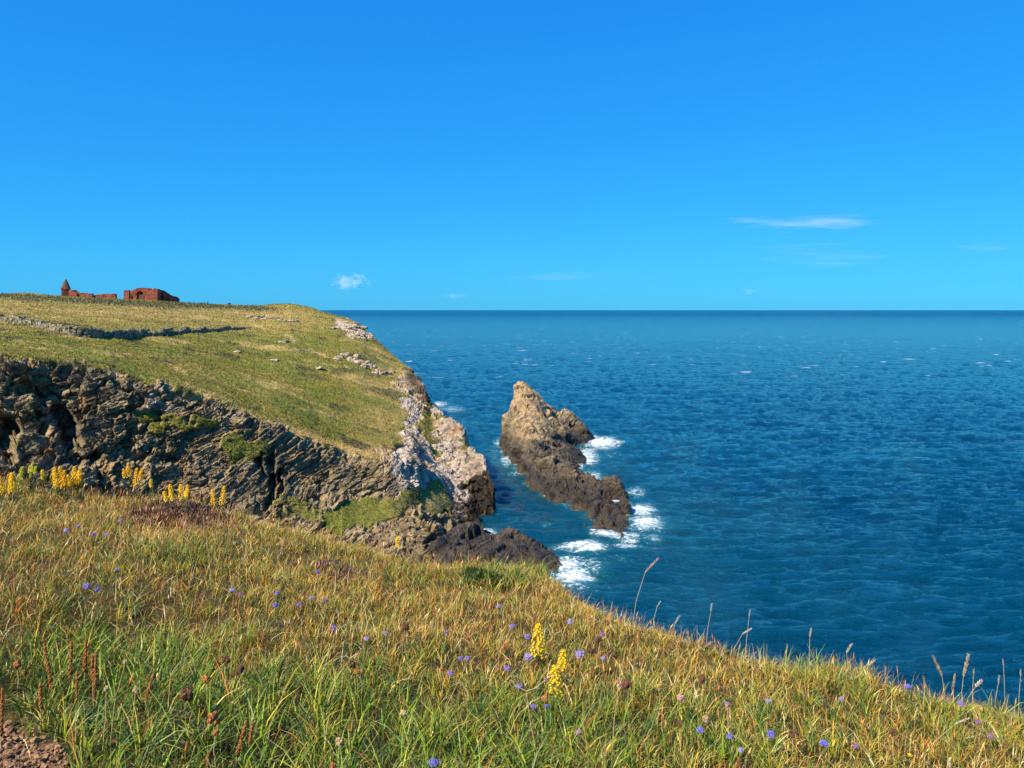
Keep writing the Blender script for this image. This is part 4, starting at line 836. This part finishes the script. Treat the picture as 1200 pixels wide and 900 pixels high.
for a in [(147, 776, 6, 'pale tan button head on a long stem over shaded grass', 'tan', .15, (128, 876)), (124.5, 807, 6, 'tan button head on a straight green stem', 'tan', .15, (119, 880)), (159, 808, 7, 'tan button head on a green stem right of the other buttons', 'tan', .15, (150, 868)), (280, 785, 13, 'dark brown dried head uppermost in the green tussock'), (264.5, 774, 10, 'brown dried head next to the uppermost dark one'), (241, 796, 10, 'reddish dried head between green blades', 'rust'), (219, 813, 16, 'large dark double dried head on a straw stalk'), (249, 841, 15, 'bright rust dried head low in the green tussock', 'rust'), (253, 858, 9, 'small rust dried head just below the bright rust one', 'rust'), (20, 779, 11, 'rust dried head by the left border', 'rust'),
          (412, 778, 11, 'dark dried head beside a slanting straw, mid slope'), (418, 787, 6, 'rust knob at the tip of a slanting straw', 'rust'), (475, 734, 10, 'brown dried cluster under the upper centre grass'), (735, 801, 12, 'dark dried cluster beside a magenta flower', 'brown'), (827, 843, 9, 'round brown drumstick head beside a blue flower', 'pink', .12, (842, 866)), (797, 848, 8, 'dull brown dried head left of the drumstick', 'brown'), (929, 859, 10, 'dark round dried head between the large blue flowers'), (1047, 758 + 100, 9, 'brown dried head in tan grass toward the right', 'brown'), (797, 819, 10, 'mauve brown dried head left of the dry spike', 'pink'), (639, 818, 9, 'orange dried head below the stacked goldenrod', 'rust'), (823, 795, 9, 'dark dried head under the cliff lip', 'brown'), (700, 750, 10, 'dark brown dried cluster right of the tall goldenrod', 'brown'), (692, 763, 8, 'brown dried head against the widest pale scabious', 'brown'), (390, 897, 9, 'rust dried head at the bottom edge, centre left', 'rust'), (678, 858, 7, 'mauve dried button on a leaning stalk', 'mauve', .15, (700, 890)), (397, 869, 10, 'tan dried head over the bright grass at the bottom', 'tan'), (473, 836, 9, 'pale tan seed tuft in the bottom centre', 'tan')]: drum(*a)

def tall_grass(head, neck, foot, label, mat='tan', w=6, lumps=True, group='seeding grasses standing against the sea'):
    (hx, hy), (nx, ny), (fx, fy) = head, neck, foot; base = on_ground(fx, fy); k = base[1] / F; q = random.Random(int(hx * 5 + hy))
    P3 = lambda px, py, dy=0: np.array(((px - CX) * k, base[1] + dy, EYE - (py - HY) * k)) - base
    root = tag(empty('seeding_grass', base), label, 'grass stalk', group); Hd, Nk = P3(hx, hy), P3(nx, ny)
    mid = Nk * .5; mid[0] = Nk[0] * .35
    m = MB(); m.tube([(0, 0, -.03), mid, Nk, Nk * .6 + Hd * .4], [.0018, .0016, .0013, .001]); m.build('stem', M['straw'], root)
    m = MB(); L = np.linalg.norm(Hd - Nk); n = max(10, int(L / .003)); r0 = w / 2 * k * .43
    for j in range(n):
        s = (j + q.random()) / n; ph = j * 2.4; env = math.sin(math.pi * min(1, .12 + .85 * s)) ** .7
        if lumps: env *= .55 + .45 * math.sin(s * 19 + hx)
        c = Nk + (Hd - Nk) * s + np.array((math.cos(ph), math.sin(ph), 0)) * r0 * .6 * env; d = (Hd - Nk) / L
        m.leaf(c, d + np.array((math.cos(ph), math.sin(ph), 0)) * .5, r0 * 1.6 + .003, r0 * .7 + .001, 0)
        m.blob(c, r0 * .38 * max(.35, env), j, (1, 1, 1.6), 5, 3)
    m.build('seed_head', M[mat], root)
for a in [((771, 655), (756, 671), (740, 718), 'tallest leaning grass with a pinkish seed head, lone against the water', 'pink', 7), ((796, 722), (791, 731), (788, 742), 'short grey grass head leaning on the lip, left of the thin upright', 'pale', 4, False), ((834, 708), (833, 716), (827, 752), 'thin upright grass with a small pale tip on the lip', 'pale', 4, False), ((879, 715), (878, 722), (873, 760), 'thin upright grass above the white bent one', 'pale', 3.5, False), ((880, 737), (870, 743), (857, 762), 'white bent seed head on an arching stem', 'pale', 5, False), ((774, 705), (770, 711), (764, 724), 'faint thin grass tip near the tallest leaning grass', 'pale', 3, False),
          ((950.5, 737), (949, 746), (948, 775), 'straight grass with a short white head, alone on the lip', 'pale', 4.5, False), ((998, 755), (992, 765), (994, 785), 'forked grass with a slanted white head', 'pale', 5, False), ((1025, 774), (1018, 780), (1012, 790), 'low white head leaning flat over the lip', 'pale', 5, False), ((1038, 782), (1037, 790), (1038, 802), 'small brown tipped grass at the lip dip', 'tan', 4), ((1093, 769), (1104, 793), (1108, 818), 'thick tan seed head leaning to the left, near the right border', 'tan', 8), ((1135, 768), (1129, 793), (1126, 822), 'tallest tan knobbly seed head near the right border', 'tan', 8), ((1119, 791), (1117, 805), (1117, 820), 'short tan seed head between two thick tan ones', 'tan', 6), ((1150, 798), (1143, 805), (1130, 824), 'white fluffy seed head on a slanting stalk', 'pale', 8, False), ((1141, 784), (1141, 790), (1139, 822), 'tiny white tip on a hair thin stalk beside the tallest tan head', 'pale', 3.5, False), ((1171, 792), (1170, 800), (1165, 830), 'small white tip on a thin stalk, second from right border', 'pale', 4, False), ((1175, 773), (1176, 780), (1178, 832), 'high faint white tip near the right border', 'pale', 3.5, False), ((1196, 785), (1196, 792), (1193, 836), 'rightmost thin grass with a pale tip', 'pale', 4, False), ((1082, 793), (1083, 800), (1083, 822), 'dark thin grass left of the thick tan heads', 'pink', 4)]: tall_grass(*a)
for a in [((238, 608), (240, 619), (248, 690), 'tall white straw with a feathery tip left of centre, before the mound', 'pale', 3.2, False), ((467, 700), (464, 715), (460, 770), 'thin pale bent grass in the upper centre', 'tan', 3, False), ((288, 650), (284, 657), (270, 690), 'leaning pale grass with a whitish head in upper slope', 'pale', 5, False), ((487, 896 - 24), (484, 880), (478, 899), 'pale seed tuft at the bottom centre', 'tan', 7), ((592, 705), (590, 716), (583, 790), 'tall straw up slope from the tall goldenrod', 'tan', 3.5, False), ((729, 775), (727, 790), (716, 895), 'long upright straw right of the goldenrods', 'tan', 3.5, False), ((548, 772), (544, 785), (514, 865), 'long orange straw crossing the violet pair', 'tan', 3.5, False), ((395, 735), (391, 748), (371, 830), 'bundle of straw stems under the deep violet scabious', 'tan', 4, False), ((335, 820 - 15), (332, 812), (308, 890), 'slanting straw in bright green grass', 'tan', 3.5, False), ((1135, 842), (1120, 848), (1075, 898), 'pale arching dead stalk near the right border', 'pale', 5, False)]: tall_grass(*a, group='tall dry grasses in the slope')
# curved pale stem with a Y fork near the goldenrods
b_ = on_ground(632, 892); k = b_[1] / F; P3 = lambda px, py: np.array(((px - CX) * k, b_[1], EYE - (py - HY) * k)) - b_
m = MB(); m.tube([P3(632, 895), P3(622, 850), P3(617, 812)], [.0022, .002, .0018]); m.tube([P3(599, 797), P3(605, 804), P3(617, 810), P3(628, 806), P3(639, 797)], [.0018, .0019, .002, .0018, .0015])
o = m.build('dry_stalk', M['straw']); o.location = tuple(b_); tag(o, 'pale forked dead stalk curving like a Y below the goldenrods', 'dead stalk')
# crumbs of bare earth
m = MB(); q = random.Random(21); nn_ = 0
while nn_ < 420:
    a_ = on_ground(q.uniform(-40, 95), q.uniform(842, 930)); r_ = q.uniform(.003, .014) * q.uniform(.6, 1.2)
    if polydist(a_[None, :2], dirt_poly)[0] > .01: nn_ += .2; continue
    m.blob(a_ + (0, 0, r_ * .3), r_, nn_, (1, 1, .7), 6, 4, .3); nn_ += 1
tag(m.build('earth_crumbs', simple('dry_earth', (.27, .155, .085), .95, .1, .5, 120)), 'dry brown crumbs on the bare earth', 'earth', None, 'stuff')
# heather
def cushion(px, py, rx, ry, hgt, n, label, mats, name, cat, seed):
    base = on_ground(px, py); q = np.random.default_rng(seed); k = base[1] / F; root = tag(empty(name, base), label, cat)
    V = []; Fc = []; nb_ = 0
    for part, (mat, cnt, Ls) in mats.items():
        m = MB()
        for j in range(cnt):
            a, r = q.uniform(0, 6.3), math.sqrt(q.uniform(0, 1)); x, y = rx * r * math.cos(a), ry * r * math.sin(a); z = ground_z(base[0] + x, base[1] + y)[0] - base[2] + hgt * (1 - r * r) * q.uniform(.5, 1.05)
            m.leaf((x, y, z - Ls * .5), (q.normal(0, .6), q.normal(0, .6), 1), Ls * q.uniform(.6, 1.3), Ls * q.uniform(.14, .24), 0, (math.cos(a * 3), math.sin(a * 3), 0))
        m.build(part, M[mat], root)
cushion(212, 607, .52, .4, .07, 0, 'brown withered heather mound at the cliff edge under yellow flowers', {'foliage': ('brown', 2600, .05), 'withered_blossoms': ('pink', 2600, .035)}, 'heather_mound', 'heather', 1)
cushion(565, 680, .22, .16, .08, 0, 'bright green leafy cushion near the cliff lip in the centre', {'leaves': ('leaf', 700, .06), 'fresh_shoots': ('stem', 500, .07)}, 'leafy_cushion', 'plant', 2)
cushion(385, 668, .4, .16, .09, 0, 'scattered mauve heather cluster in the grass left of centre', {'foliage': ('brown', 260, .05), 'blossoms': ('mauve', 330, .022)}, 'heather', 'heather', 3)
cushion(676, 706, .22, .1, .07, 0, 'pink heather patch on the cliff lip above the surf', {'foliage': ('brown', 160, .04), 'blossoms': ('mauve', 320, .02)}, 'heather', 'heather', 4)
cushion(835, 758, .3, .08, .06, 0, 'dark purple heather patch on the lip by a thin upright grass', {'foliage': ('brown', 200, .045), 'blossoms': ('mauve', 200, .02)}, 'heather', 'heather', 5)
# leaf rosette above the bare earth
b_ = on_ground(95, 850); r_ = tag(empty('leaf_rosette', b_), 'dark green rosette of long pointed leaves beside bare earth', 'plant'); m = MB(); q = random.Random(8)
for j in range(60):
    a = q.uniform(0, 6.3); rr = q.uniform(0, .1); m.leaf((rr * math.cos(a * 2.3), rr * math.sin(a * 2.3) * .7, -.01), (math.cos(a), math.sin(a), q.uniform(.5, 1.6)), q.uniform(.1, .2), q.uniform(.008, .014), .35)
m.build('leaves', M['leaf'], r_)

# ------------------------------------------------------------------ light, sky, camera
SUN_AZ, SUN_EL = R(-134), R(44)       # azimuth from +Y, clockwise positive: behind the viewer to the left
w = bpy.data.worlds.new('World'); scene.world = w; w.use_nodes = True; w.node_tree.nodes.clear(); t = NT(w)
sk = t.node('ShaderNodeTexSky'); sk.sky_type = 'NISHITA'; sk.sun_disc = False; sk.sun_elevation = SUN_EL; sk.sun_rotation = SUN_AZ; sk.altitude = 0; sk.air_density = 1.0; sk.dust_density = .2; sk.ozone_density = 3.0
hs = t.node('ShaderNodeHueSaturation', {'Saturation': 1.25, 'Value': 1.0, 'Color': sk.outputs[0]})
skyc = t.mix(1.0, hs.outputs[0], (.62, .86, 1.0), 'MULTIPLY')
sp_ = t.node('ShaderNodeSeparateColor', {0: skyc}); ch = []
for i_, (a_, g_) in enumerate([(.074, .66), (.365, .50), (.61, .27)]):
    ch.append(t.math('MULTIPLY', t.math('POWER', t.math('MULTIPLY', sp_.outputs[i_], .12), g_), a_ / .12))
skyc = t.node('ShaderNodeCombineColor', {0: ch[0], 1: ch[1], 2: ch[2]}).outputs[0]
tc = t.node('ShaderNodeTexCoord').outputs['Generated']; xyz = t.node('ShaderNodeSeparateXYZ', {0: tc})
az = t.math('DIVIDE', xyz.outputs[0], t.math('MAXIMUM', xyz.outputs[1], .05)); el = t.math('DIVIDE', xyz.outputs[2], t.math('MAXIMUM', xyz.outputs[1], .05))
def cloud(px, py, rx, ry, sx, sy, lo, hi, amt):
    a0, e0 = (px - CX) / F, (HY - py) / F
    dx = t.math('DIVIDE', t.math('SUBTRACT', az, a0), rx / F); dy = t.math('DIVIDE', t.math('SUBTRACT', el, e0), ry / F)
    m = t.math('SUBTRACT', 1.0, t.math('ADD', t.math('MULTIPLY', dx, dx), t.math('MULTIPLY', dy, dy)), clamp=True)
    v = t.node('ShaderNodeCombineXYZ', {0: t.math('MULTIPLY', az, sx), 1: t.math('MULTIPLY', el, sy), 2: px * .1}).outputs[0]
    nz = t.noise(v, 1.0, 6, .6)
    return t.math('MULTIPLY', t.ramp(t.math('ADD', nz, t.math('MULTIPLY_ADD', m, .5, -.35)), lo, hi), t.math('MULTIPLY', t.ramp(m, 0, .4), amt))
front_ = t.ramp(xyz.outputs[1], .1, .3)
clouds = [cloud(945, 261, 125, 15, 11, 120, .38, .85, .42), cloud(410, 330, 36, 14, 85, 120, .42, .85, .62), cloud(945, 298, 150, 26, 9, 120, .45, .9, .16), cloud(878, 343, 22, 9, 50, 90, .5, .9, .22), cloud(533, 347, 22, 7, 50, 90, .5, .9, .2), cloud(690, 325, 190, 14, 8, 90, .5, .95, .12), cloud(1160, 290, 90, 12, 9, 110, .5, .9, .16)]
cf = clouds[0]
for c_ in clouds[1:]: cf = t.math('MAXIMUM', cf, c_)
cf = t.math('MULTIPLY', cf, front_)
CLOUD = (3.4, 4.4, 5.2)
skyc = t.mix(cf, skyc, CLOUD)
bg = t.node('ShaderNodeBackground', {'Color': skyc, 'Strength': .12}); wo = t.node('ShaderNodeOutputWorld'); t.l.new(bg.outputs[0], wo.inputs[0])
sl = bpy.data.lights.new('sun', 'SUN'); sl.energy = 5.0; sl.angle = R(.53); sl.color = (1, .89, .70); so = bpy.data.objects.new('sun', sl); col.objects.link(so)
from mathutils import Vector
sd_ = Vector((math.sin(SUN_AZ) * math.cos(SUN_EL), math.cos(SUN_AZ) * math.cos(SUN_EL), math.sin(SUN_EL)))
so.rotation_euler = sd_.to_track_quat('Z', 'Y').to_euler(); so.location = (0, -10, 60)
cd = bpy.data.cameras.new('camera'); cd.sensor_width = 36; cd.lens = 36 * F / 1200; cd.shift_y = -(450 - HY) / 1200; cd.clip_start = .05; cd.clip_end = 100000
cam = bpy.data.objects.new('camera', cd); cam.location = (0, 0, EYE); cam.rotation_euler = (R(90), 0, 0); col.objects.link(cam); scene.camera = cam
vs_ = scene.view_settings; vs_.view_transform = 'Standard'; vs_.look = 'None'; vs_.exposure = .82; vs_.gamma = 1; vs_.use_curve_mapping = False
scene.cycles.use_denoising = True; scene.cycles.max_bounces = 6; scene.cycles.transparent_max_bounces = 4
